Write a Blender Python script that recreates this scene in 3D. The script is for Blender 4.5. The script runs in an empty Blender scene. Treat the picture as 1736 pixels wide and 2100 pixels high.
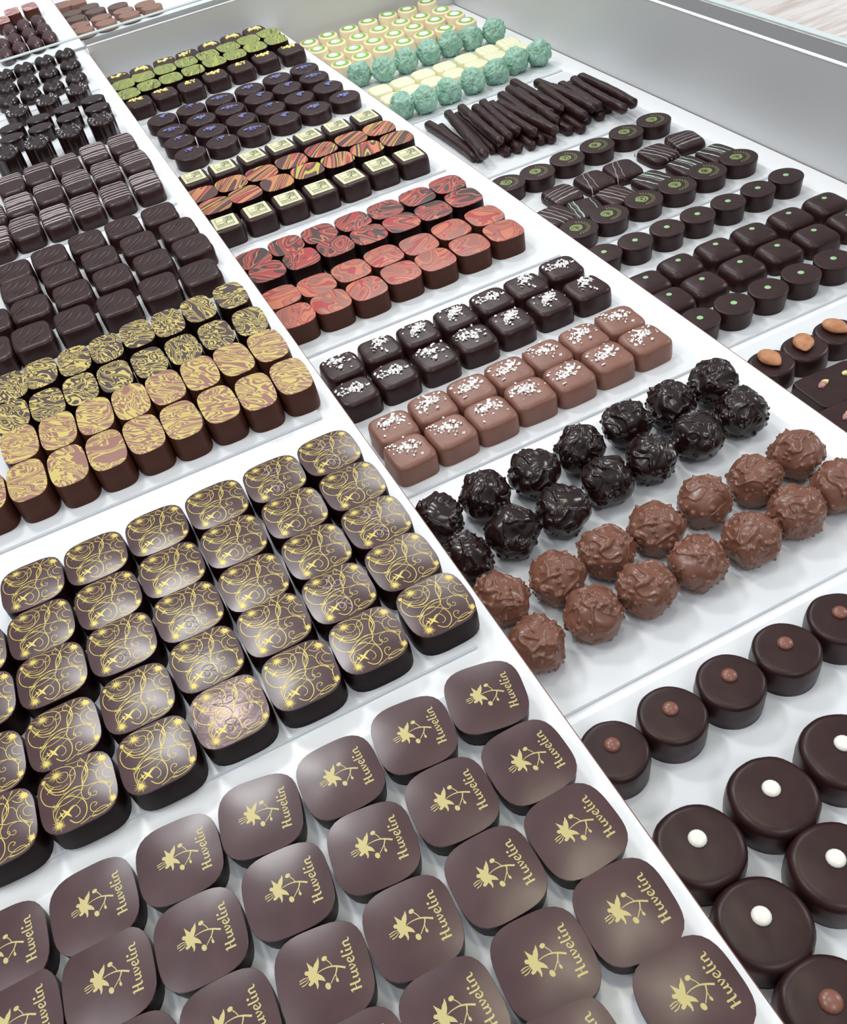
import bpy, bmesh, math, random
import numpy as np
from mathutils import Vector, Matrix, noise
C = bpy.context.scene.collection
random.seed(7)
# ---------------------------------------------------------------- camera, world, lights, exposure
cam_d = bpy.data.cameras.new('camera'); cam = bpy.data.objects.new('camera', cam_d); C.objects.link(cam)
cam_d.sensor_fit = 'HORIZONTAL'; cam_d.sensor_width = 36; cam_d.lens = 37.254; cam_d.shift_y = 0.03229
cam_d.clip_start = 0.01; cam_d.clip_end = 50
cam.matrix_world = Matrix([[0.890458, 0.411166, -0.195003, 0.0], [-0.42827, 0.612314, -0.664572, 0.0], [-0.153846, 0.675288, 0.721331, 0.32], [0.0, 0.0, 0.0, 1.0]])
bpy.context.scene.camera = cam
w = bpy.data.worlds.new('shop_light'); bpy.context.scene.world = w; w.use_nodes = True
bg = w.node_tree.nodes['Background']; bg.inputs[0].default_value = (0.985, 0.975, 1.0, 1); bg.inputs[1].default_value = .68
_n, _l = w.node_tree.nodes, w.node_tree.links; _g = _n.new('ShaderNodeNewGeometry'); _s = _n.new('ShaderNodeSeparateXYZ'); _r = _n.new('ShaderNodeValToRGB')
# the room seen from the case: darker walls and furniture low down, bright ceiling above
_l.new(_g.outputs['Incoming'], _s.inputs[0]); _m = _n.new('ShaderNodeMath'); _m.operation = 'MULTIPLY'; _m.inputs[1].default_value = -1; _l.new(_s.outputs['Z'], _m.inputs[0]); _l.new(_m.outputs[0], _r.inputs[0]); _l.new(_r.outputs[0], bg.inputs[0])
_c = _r.color_ramp; _c.elements[0].position = 0.02; _c.elements[0].color = (.27, .265, .27, 1); _c.elements[1].position = .75; _c.elements[1].color = (.95, .965, 1.0, 1)
_e = _c.elements.new(.3); _e.color = (.55, .555, .575, 1)
def lamp(name, loc, target, size, power, col=(1, 1, 1), sy=None):
    d = bpy.data.lights.new(name, 'AREA'); d.size = size; d.energy = power; d.color = col
    if sy: d.shape = 'RECTANGLE'; d.size_y = sy
    o = bpy.data.objects.new(name, d); C.objects.link(o); o.location = loc
    o.rotation_euler = (Vector(target) - Vector(loc)).to_track_quat('-Z', 'Y').to_euler(); return o
lamp('overhead_light', (-.22, 1.50, 1.65), (0, .5, 0), .24, 11)
lamp('overhead_light', (.34, .44, 1.6), (.1, .4, 0), .15, 3.0, (1, .94, .70))
lamp('overhead_light', (-.9, .5, 1.7), (.1, .5, 0), .5, 9)
lamp('overhead_light', (.9, 2.3, 1.8), (.3, .8, 0), .5, 13)
lamp('overhead_light', (.2, -1.0, 1.8), (.1, .4, 0), .6, 8)
lamp('overhead_light', (4.2, .2, 2.1), (4.0, 3.2, -.95), 1.3, 105)  # added unseen light that brightens the floor beyond the case
vs = bpy.context.scene.view_settings
vs.view_transform = 'Standard'; vs.look = 'None'; vs.gamma = 1; vs.use_curve_mapping = False; vs.exposure = 0.0
# ---------------------------------------------------------------- materials
def mat(name, col, rough=.5, metal=0, spec=.5, **k):
    m = bpy.data.materials.new(name); m.use_nodes = True; b = m.node_tree.nodes['Principled BSDF']
    b.inputs['Base Color'].default_value = (*col, 1); b.inputs['Roughness'].default_value = rough
    b.inputs['Metallic'].default_value = metal; b.inputs['Specular IOR Level'].default_value = spec
    for a, v in k.items(): b.inputs[a.replace('_', ' ')].default_value = v
    return m
def nodes(m): return m.node_tree.nodes, m.node_tree.links, m.node_tree.nodes['Principled BSDF']
def mottle(m, c1, c2, scale, bump=0, bscale=None, detail=3):
    N, L, b = nodes(m); tc = N.new('ShaderNodeTexCoord'); no = N.new('ShaderNodeTexNoise'); oi = N.new('ShaderNodeObjectInfo')
    ad = N.new('ShaderNodeVectorMath'); ad.operation = 'ADD'; L.new(tc.outputs['Object'], ad.inputs[0]); L.new(oi.outputs['Random'], ad.inputs[1])
    L.new(ad.outputs[0], no.inputs['Vector']); no.inputs['Scale'].default_value = scale; no.inputs['Detail'].default_value = detail
    r = N.new('ShaderNodeValToRGB'); r.color_ramp.elements[0].color = (*c1, 1); r.color_ramp.elements[1].color = (*c2, 1)
    r.color_ramp.elements[0].position = .35; r.color_ramp.elements[1].position = .65
    L.new(no.outputs['Fac'], r.inputs[0]); L.new(r.outputs[0], b.inputs['Base Color'])
    if bump:
        n2 = N.new('ShaderNodeTexNoise'); n2.inputs['Scale'].default_value = bscale or scale * 3; n2.inputs['Detail'].default_value = 2
        L.new(ad.outputs[0], n2.inputs['Vector']); bp = N.new('ShaderNodeBump'); bp.inputs['Strength'].default_value = bump; bp.inputs['Distance'].default_value = .0004
        L.new(n2.outputs['Fac'], bp.inputs['Height']); L.new(bp.outputs[0], b.inputs['Normal'])
    return m
M = {}
M['dark'] = mottle(mat('dark_chocolate', (.03, .015, .014), .37, 0, .33), (.022, .0068, .0070), (.030, .0104, .0104), 90, .12, 160)
M['dark_gloss'] = mat('glossy_dark_chocolate', (.013, .004, .004), .22)
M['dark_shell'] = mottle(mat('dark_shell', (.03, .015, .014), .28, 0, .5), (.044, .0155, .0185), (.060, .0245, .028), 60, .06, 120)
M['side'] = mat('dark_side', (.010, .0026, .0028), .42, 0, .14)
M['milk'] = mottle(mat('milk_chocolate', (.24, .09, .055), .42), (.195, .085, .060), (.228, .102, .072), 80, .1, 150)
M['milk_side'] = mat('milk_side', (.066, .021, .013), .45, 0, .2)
M['milk_gloss'] = mat('glossy_milk_chocolate', (.175, .074, .047), .29)
M['salt'] = mat('salt_flakes', (.9, .89, .88), .35)
M['gold'] = mat('gold_print', (.60, .49, .12), .42, .15)
M['logo'] = mat('gold_logo', (.47, .405, .17), .45, .1)
M['yellow'] = mat('yellow_crumb', (.84, .74, .28), .7)
M['blue'] = mat('blue_petal', (.19, .205, .44), .7)
M['bean_milk'] = mat('milk_bead', (.20, .082, .056), .3)
M['bean_white'] = mat('white_bead', (.82, .83, .74), .3)
M['green_dot'] = mat('green_dot', (.29, .53, .25), .5)
M['plaque'] = mat('cream_plaque', (.72, .72, .46), .45)
M['ink'] = mat('engraving_ink', (.12, .12, .07), .6)
M['ink2'] = mat('engraving_tone', (.40, .41, .25), .6)
M['green_print'] = mat('green_print', (.20, .27, .085), .55)
M['white_choc'] = mat('white_chocolate', (.84, .82, .56), .38)
M['white_line'] = mat('white_drizzle', (.36, .31, .315), .4)
M['pale_line'] = mat('pale_green_drizzle', (.62, .70, .48), .4)
M['teal_line'] = mat('teal_drizzle', (.42, .70, .60), .35)
M['cream'] = mat('cream_shell', (.86, .76, .53), .42)
M['cream_rim'] = mat('toasted_rim', (.75, .34, .13), .5)
M['cream_green'] = mat('pistachio_ring', (.13, .50, .06), .45)
M['cream_white'] = mat('sugar_centre', (.9, .92, .88), .4)
M['mint'] = mottle(mat('mint_coating', (.2, .5, .38), .4), (.23, .44, .335), (.34, .56, .445), 120, .3, 260)
M['almond'] = mottle(mat('almond_skin', (.42, .19, .08), .5), (.36, .14, .055), (.5, .24, .11), 150, .5, 400)
M['nib_green'] = mat('pistachio_nib', (.72, .68, .28), .6)
M['nib_pink'] = mat('pink_nib', (.42, .22, .19), .6)
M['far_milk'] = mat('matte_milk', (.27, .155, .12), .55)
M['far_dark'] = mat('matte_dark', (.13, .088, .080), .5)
M['pink'] = mottle(mat('pink_marbled', (.5, .25, .22), .35), (.30, .13, .12), (.62, .38, .36), 140)
M['board'] = mat('white_laminate', (.84, .865, .89), .38, 0, .4)
M['tray'] = mat('frosted_white_acrylic', (.71, .745, .775), .3, 0, .4)
M['edge'] = mat('brown_edge_band', (.16, .07, .05), .5)
M['mark'] = mat('pressed_mark', (.06, .03, .035), .4)
M['mark_pale'] = mat('pale_pressed_mark', (.45, .36, .40), .4)
def steel(name, base, rough):
    m = mat(name, (base, base * 1.02, base * 1.035), rough, .3, .5)
    N, L, b = nodes(m); tc = N.new('ShaderNodeTexCoord'); no = N.new('ShaderNodeTexNoise'); no.inputs['Scale'].default_value = 500; bp = N.new('ShaderNodeBump')
    bp.inputs['Strength'].default_value = .15; bp.inputs['Distance'].default_value = .0003
    L.new(tc.outputs['Object'], no.inputs['Vector']); L.new(no.outputs['Fac'], bp.inputs['Height']); L.new(bp.outputs[0], b.inputs['Normal']); return m
M['steel'] = steel('brushed_steel', .64, .52)
M['ledge'] = steel('steel_ledge', .20, .32)
M['lip'] = mat('white_metal_lip', (.9, .9, .9), .25)
M['glass'] = mat('green_tinted_glass', (.93, .98, .97), .03, 0, .5, Transmission_Weight=1.0, IOR=1.5)
M['glass_edge'] = mat('polished_glass_edge', (.62, .72, .71), .12)
m = M['floor'] = mat('pale_streaked_floor', (.8, .75, .7), .5)
N, L, b = nodes(m); tc = N.new('ShaderNodeTexCoord'); mp = N.new('ShaderNodeMapping'); mp.inputs['Scale'].default_value = (2.2, 14, 1); mp.inputs['Rotation'].default_value = (0, 0, .45)
no = N.new('ShaderNodeTexNoise'); no.inputs['Scale'].default_value = 1.6; no.inputs['Detail'].default_value = 5; no.inputs['Distortion'].default_value = .4
r = N.new('ShaderNodeValToRGB'); r.color_ramp.elements[0].color = (.66, .58, .52, 1); r.color_ramp.elements[1].color = (.86, .83, .80, 1); r.color_ramp.elements[0].position = .36; r.color_ramp.elements[1].position = .56
L.new(tc.outputs['Object'], mp.inputs[0]); L.new(mp.outputs[0], no.inputs['Vector']); L.new(no.outputs['Fac'], r.inputs[0]); L.new(r.outputs[0], b.inputs['Base Color'])
def marble(name, stops, scale, dist, ang=0.0, spin=6.28, squash=(1, 1, 1), detail=2.5, rough=.4, dscale=1.5, prof='SIN', wave=True):
    """Streaked transfer pattern, another crop of the sheet on every piece."""
    m = mat(name, (.5, .5, .5), rough); N, L, b = nodes(m)
    tc = N.new('ShaderNodeTexCoord'); oi = N.new('ShaderNodeObjectInfo')
    mu = N.new('ShaderNodeMath'); mu.operation = 'MULTIPLY_ADD'; mu.inputs[1].default_value = spin; mu.inputs[2].default_value = ang; L.new(oi.outputs['Random'], mu.inputs[0])
    vr = N.new('ShaderNodeVectorRotate'); vr.rotation_type = 'Z_AXIS'; L.new(tc.outputs['Object'], vr.inputs['Vector']); L.new(mu.outputs[0], vr.inputs['Angle'])
    mv = N.new('ShaderNodeMath'); mv.operation = 'MULTIPLY'; mv.inputs[1].default_value = 3.7; L.new(oi.outputs['Random'], mv.inputs[0])
    cb = N.new('ShaderNodeCombineXYZ'); L.new(mv.outputs[0], cb.inputs[0]); L.new(oi.outputs['Random'], cb.inputs[1])
    ad = N.new('ShaderNodeVectorMath'); ad.operation = 'ADD'; L.new(vr.outputs[0], ad.inputs[0]); L.new(cb.outputs[0], ad.inputs[1])
    sc = N.new('ShaderNodeVectorMath'); sc.operation = 'MULTIPLY'; sc.inputs[1].default_value = squash; L.new(ad.outputs[0], sc.inputs[0])
    if wave:
        t = N.new('ShaderNodeTexWave'); t.wave_type = 'BANDS'; t.bands_direction = 'Y'; t.wave_profile = prof
        t.inputs['Distortion'].default_value = dist; t.inputs['Detail'].default_value = detail; t.inputs['Detail Scale'].default_value = dscale; t.inputs['Detail Roughness'].default_value = .55
    else:
        t = N.new('ShaderNodeTexNoise'); t.inputs['Distortion'].default_value = dist; t.inputs['Detail'].default_value = detail; t.inputs['Roughness'].default_value = .45
    t.inputs['Scale'].default_value = scale; L.new(sc.outputs[0], t.inputs['Vector'])
    r = N.new('ShaderNodeValToRGB'); cr = r.color_ramp; cr.interpolation = 'CONSTANT' if len(stops) < 20 else 'LINEAR'
    cr.elements[0].position = 0; cr.elements[0].color = (*stops[0][1], 1); cr.elements[1].position = stops[1][0]; cr.elements[1].color = (*stops[1][1], 1)
    for p, c in stops[2:]: e = cr.elements.new(p); e.color = (*c, 1)
    L.new(t.outputs['Fac'], r.inputs[0]); L.new(r.outputs[0], b.inputs['Base Color']); return m
Y1 = (.54, .44, .12); DB = (.058, .034, .033); MB_ = (.27, .125, .10)
M['gm_dark'] = marble('gold_marbled_dark', [(0, DB), (.395, Y1), (.44, DB), (.485, Y1), (.525, DB), (.575, Y1), (.605, DB), (.65, Y1), (.67, DB)], 105, 1.5, .35, 1.2, (.40, 1, 1), 1.4, .42, wave=False)
M['gm_milk'] = marble('gold_marbled_milk', [(0, MB_), (.38, Y1), (.43, MB_), (.475, Y1), (.52, MB_), (.57, Y1), (.605, MB_), (.65, Y1), (.67, MB_)], 105, 1.3, .25, 1.0, (.34, 1, 1), 1.4, .42, wave=False)
R1 = (.36, .035, .035); O1 = (.50, .15, .075); P1 = (.30, .10, .075); K1 = (.055, .028, .028)
M['red_dark'] = marble('red_marbled_dark', [(0, K1), (.33, O1), (.35, K1), (.39, R1), (.43, O1), (.445, P1), (.47, K1), (.50, R1), (.54, O1), (.56, K1), (.60, R1), (.63, O1), (.65, K1)], 56, .9, .0, 6.28, (.45, 1, 1), .8, .36, wave=False)
M['red_milk'] = marble('red_marbled_milk', [(0, P1), (.34, O1), (.37, MB_), (.40, R1), (.43, O1), (.455, P1), (.49, MB_), (.51, O1), (.54, R1), (.57, O1), (.59, P1), (.63, R1), (.66, O1)], 56, .9, .2, 6.28, (.45, 1, 1), .8, .36, wave=False)
OR = (.56, .21, .10); YE = (.52, .44, .07); PL = (.085, .035, .035); RD = (.38, .06, .05)
M['orange'] = marble('orange_striped', [(0, PL), (.33, OR), (.37, PL), (.39, RD), (.42, OR), (.44, PL), (.475, YE), (.50, PL), (.52, RD), (.55, OR), (.58, PL), (.60, YE), (.62, OR), (.65, PL)], 72, .15, .35, .9, (1, .06, 1), .8, .38, wave=False)
M['green'] = marble('green_striped', [(0, (.24, .30, .09)), (.36, (.08, .09, .03)), (.38, (.30, .36, .10)), (.43, (.08, .09, .03)), (.445, (.22, .28, .08)), (.48, (.08, .09, .03)), (.495, (.42, .44, .09)), (.53, (.08, .09, .03)), (.54, (.26, .33, .10)), (.575, (.08, .09, .03)), (.59, (.32, .37, .09)), (.63, (.08, .09, .03)), (.645, (.36, .39, .08))], 150, .3, .2, .35, (1, .08, 1), 1.2, .42, wave=False)
# ---------------------------------------------------------------- mesh helpers (millimetres inside, metres on link)
def link(name, bm, m, parent=None, smooth=True, extra=(), ang=.75):
    me = bpy.data.meshes.new(name); bm.normal_update(); bm.to_mesh(me); bm.free()
    me.transform(Matrix.Scale(.001, 4)); me.materials.append(M[m] if isinstance(m, str) else m)
    for e in extra: me.materials.append(M[e])
    if smooth:
        me.shade_smooth(); me.set_sharp_from_angle(angle=ang) if ang else None
    o = bpy.data.objects.new(name, me); C.objects.link(o)
    if parent: o.parent = parent
    return o
def tag(o, label, cat, group=None, kind=None):
    if label: o['label'] = label
    if cat: o['category'] = cat
    if group: o['group'] = group
    if kind: o['kind'] = kind
    return o
def empty(name, loc=(0, 0, 0)):
    o = bpy.data.objects.new(name, None); o.empty_display_size = .01; C.objects.link(o); o.location = loc; return o
def outline(a, b, n, N=44):
    out = []
    for i in range(N):
        t = 2 * math.pi * (i + .5) / N; c, s = math.cos(t), math.sin(t)
        k = (abs(c) ** n + abs(s) ** n) ** (-1 / n); out.append((a * k * c, b * k * s))
    return out
def box(bm, x0, x1, y0, y1, z0, z1, bev=0):
    r = bmesh.ops.create_cube(bm, size=1); v = r['verts']
    for q in v: q.co = Vector(((x0 + x1) / 2 + q.co.x * (x1 - x0), (y0 + y1) / 2 + q.co.y * (y1 - y0), (z0 + z1) / 2 + q.co.z * (z1 - z0)))
    if bev: bmesh.ops.bevel(bm, geom=list({e for q in v for e in q.link_edges}), offset=bev, segments=2, affect='EDGES')
class Form:
    """Chocolate body: superellipse plan, rounded shoulder and domed top."""
    def __init__(s, a, b, n, h, rd=1.5, dome=.6, foot=0, bulge=0):
        s.a, s.b, s.n, s.h, s.rd, s.dome, s.foot, s.bulge = a, b, n, h, rd, dome, foot, bulge
        s.r0 = 1 - rd / min(a, b)
    def R(s, x, y): return (abs(x / s.a) ** s.n + abs(y / s.b) ** s.n) ** (1 / s.n)
    def z(s, r):
        z = s.h - s.dome * r * r
        if r > s.r0 and s.rd > .05: z -= s.rd * (1 - math.sqrt(max(0, 1 - ((min(r, 1) - s.r0) / (1 - s.r0)) ** 2)))
        return z
    def at(s, x, y, up=0):
        r = s.R(x, y)
        return Vector((x, y, s.z(min(r, 1)) + up))
    def body(s, wob=0, N=44, cap=None, seed=0):
        bm = bmesh.new(); rng = random.Random(seed); prof = []
        m = min(s.a, s.b)
        prof.append((1 + s.foot / m, 0.0)); prof.append((1 + s.foot / m, .5)); zs = s.z(1)
        for k in range(1, 5):
            t = k / 5; prof.append((1 + s.foot / m * (1 - t) + s.bulge / m * math.sin(math.pi * t), .5 + (zs - .5) * t))
        prof.append((1, zs))
        if s.rd > .05:
            for k in range(1, 7):
                th = math.pi / 2 * k / 6; r = s.r0 + (1 - s.r0) * math.cos(th); prof.append((r, s.z(r)))
            base = s.r0
        else: base = 1
        for k in range(1, 9): r = base * (1 - k / 9); prof.append((r, s.z(r)))
        ph = rng.random() * 9
        rings = []
        for r, z in prof:
            ring = []
            for (x, y) in outline(s.a * r, s.b * r, s.n, N):
                q = Vector((x, y, z))
                if wob:
                    d = noise.noise_vector(Vector((x / 7 + ph, y / 7, z / 6))) * wob * (0 if z < .1 else 1); d.z *= .45; q += d
                ring.append(bm.verts.new(q))
            rings.append(ring)
        for A, B in zip(rings, rings[1:]):
            for i in range(N): bm.faces.new((A[i], A[(i + 1) % N], B[(i + 1) % N], B[i]))
        c = bm.verts.new((0, 0, s.z(0) )); T = rings[-1]
        for i in range(N): bm.faces.new((T[i], T[(i + 1) % N], c))
        bm.faces.new(list(reversed(rings[0])))
        return bm
    def cap(s, th=.35, lift=.03, N=44, inset=0):
        """Transfer layer lying on the flat top."""
        bm = bmesh.new(); rings = []; k0 = 1 - inset
        for r, dz in [(k0, -th), (k0, lift - .08), (k0 - .006, lift)] + [(k0 * (1 - k / 9) , lift) for k in range(1, 9)]:
            rings.append([bm.verts.new((x, y, s.z(min(r, 1)) + dz)) for x, y in outline(s.a * r * 1.004, s.b * r * 1.004, s.n, N)])
        for A, B in zip(rings, rings[1:]):
            for i in range(N): bm.faces.new((A[i], A[(i + 1) % N], B[(i + 1) % N], B[i]))
        c = bm.verts.new((0, 0, s.z(0) + lift))
        for i in range(N): bm.faces.new((rings[-1][i], rings[-1][(i + 1) % N], c))
        return bm
def spline(P, step=.5):
    """Catmull-Rom through P, points of (x, y[, w])."""
    P = [tuple(p) for p in P]
    if len(P) < 3: P = [P[0], tuple((a + b) / 2 for a, b in zip(P[0], P[-1])), P[-1]]
    Q = [tuple(2 * a - b for a, b in zip(P[0], P[1]))] + P + [tuple(2 * a - b for a, b in zip(P[-1], P[-2]))]; out = []
    for i in range(1, len(Q) - 2):
        p0, p1, p2, p3 = Q[i - 1:i + 3]; n = max(2, int(math.dist(p1[:2], p2[:2]) / step))
        for k in range(n):
            t = k / n; out.append(tuple(.5 * (2 * b + (c - a) * t + (2 * a - 5 * b + 4 * c - d) * t * t + (3 * b - a - 3 * c + d) * t ** 3) for a, b, c, d in zip(p0, p1, p2, p3)))
    out.append(P[-1]); return out
def ribbon(bm, f, pts, w=.25, up=.05, rnd=0, clip=.97, step=.5):
    """A line of width w lying on form f; rnd > 0 gives it a rounded height."""
    pts = spline(pts, step); runs = []; cur = []
    for p in pts:
        if f.R(p[0], p[1]) <= clip: cur.append(p)
        elif cur: runs.append(cur); cur = []
    if cur: runs.append(cur)
    for run in runs:
        if len(run) < 2: continue
        prev = None
        for i, p in enumerate(run):
            a = run[max(0, i - 1)]; b = run[min(len(run) - 1, i + 1)]; dx, dy = b[0] - a[0], b[1] - a[1]; l = math.hypot(dx, dy) or 1; nx, ny = -dy / l, dx / l
            ww = (p[2] if len(p) > 2 else w) / 2
            if rnd and (i == 0 or i == len(run) - 1): ww *= .4
            offs = ((-1, up), (1, up)) if not rnd else ((-1, 0), (-.6, rnd * .8), (0, rnd), (.6, rnd * .8), (1, 0))
            row = []
            for o_, z_ in offs:
                x, y = p[0] + nx * ww * o_, p[1] + ny * ww * o_; row.append(bm.verts.new(f.at(x, y, z_)))
            if prev:
                for k in range(len(row) - 1): bm.faces.new((prev[k], row[k], row[k + 1], prev[k + 1]))
            prev = row
def blob(bm, f, poly, up=.05, clip=1):
    vs_ = [bm.verts.new(f.at(x, y, up)) for x, y in poly if f.R(x, y) < clip]
    if len(vs_) > 2: bm.faces.new(vs_)
def disc(bm, f, x, y, rx, ry=None, up=.05, n=12, ang=0):
    ry = ry or rx; ca, sa = math.cos(ang), math.sin(ang)
    blob(bm, f, [(x + rx * math.cos(t) * ca - ry * math.sin(t) * sa, y + rx * math.cos(t) * sa + ry * math.sin(t) * ca) for t in (2 * math.pi * k / n for k in range(n))], up, .99)
def burst(bm, f, x, y, r, core, n=19, seed=0, clip=.97):
    rng = random.Random(seed); disc(bm, f, x, y, core, up=.11)
    for k in range(n):
        t = 2 * math.pi * k / n + rng.uniform(-.06, .06); rr = r * rng.uniform(.65, 1.05); w_ = core * .22
        c, s = math.cos(t), math.sin(t)
        if f.R(x + rr * c, y + rr * s) > clip or f.R(x, y) > clip: rr *= .6
        if f.R(x + rr * c, y + rr * s) > clip: rr *= .6
        if f.R(x + rr * c, y + rr * s) > clip: continue
        p = [(x + core * .8 * c - w_ * s, y + core * .8 * s + w_ * c), (x + core * .8 * c + w_ * s, y + core * .8 * s - w_ * c), (x + rr * c + .03 * s, y + rr * s - .03 * c), (x + rr * c - .03 * s, y + rr * s + .03 * c)]
        blob(bm, f, p, .105)
def star(bm, f, x, y, r, ang=.5):
    P = []
    for k in range(8):
        t = ang + math.pi / 4 * k; q = r if k % 2 == 0 else r * .2
        if k in (2, 6): q *= .8
        P.append((x + q * math.cos(t), y + q * math.sin(t)))
    blob(bm, f, P, .11)
def lump(seed, R, nuts, amp, nr, low=.93, smooth_top=.0, crumple=0, sub=5, sc=(1, 1, 1)):
    """Nut-studded ball; lumps, a soft drip and chopped pieces under the coating."""
    rng = random.Random(seed); bm = bmesh.new(); bmesh.ops.create_icosphere(bm, subdivisions=sub, radius=1)
    cs = []
    for k in range(nuts):
        d = Vector((rng.gauss(0, 1), rng.gauss(0, 1), rng.gauss(0, 1))).normalized()
        if smooth_top and d.z > .62 and rng.random() < smooth_top: continue
        cs.append((d, rng.uniform(.6, 1.25), rng.uniform(.6, 1.3)))
    off = Vector((seed * 3.1, seed * 1.7, 0)); P = np.array([v.co.normalized()[:] for v in bm.verts]); B = np.zeros(len(P))
    for c, hh, ww in cs:
        a = np.arccos(np.clip(P @ np.array(c[:]), -1, 1)) / (nr * ww); B = np.maximum(B, hh * amp * np.exp(-a ** 3 * .9) * (a < 2.4))
    for v, b_ in zip(bm.verts, B):
        d = v.co.normalized(); r = 1 + .16 * noise.noise(d * 1.5 + off) + .02 * noise.noise(d * 3.2 + off)
        if crumple:
            q = noise.noise_vector(d * 1.7 + off); s = noise.noise(d * 3.3 + q * 1.6 + off)
            r += crumple * 1.15 * (1 - abs(s) * 2.6); s2 = noise.noise(d * 5.5 + q * 2); r += crumple * .5 * (1 - abs(s2) * 2.4)
        else:
            q = noise.noise_vector(d * 1.1 + off); s = noise.noise(d * 1.7 + q * 1.0 + off)
            e_ = max(0, 1 - abs(s) * 7); r += .085 * e_ * e_ * (3 - 2 * e_) * max(0, min(1, .1 + d.z * 1.5))
        r += b_
        v.co = Vector((d.x * r * R * sc[0], d.y * r * R * sc[1], d.z * r * R * low * sc[2]))
    zmin = min(v.co.z for v in bm.verts)
    for v in bm.verts: v.co.z = max(v.co.z, zmin * .86) - zmin * .86
    return bm
def copy_tree(o, parent=None):
    c = o.copy(); C.objects.link(c); c.parent = parent
    for ch in [q for q in KIDS.get(o.name, [])]: copy_tree(ch, c)
    return c
KIDS = {}
def remember(o):
    """Keeps the children of a finished thing, so that copying need not search the scene."""
    for ch in [q for q in C.objects if q.parent == o]: KIDS.setdefault(o.name, []).append(ch); remember(ch)
ORD = ['first', 'second', 'third', 'fourth', 'fifth', 'sixth', 'seventh', 'eighth', 'ninth', 'tenth']
TZ = {1: 0.0, 2: -.038, 3: -.076}
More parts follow.
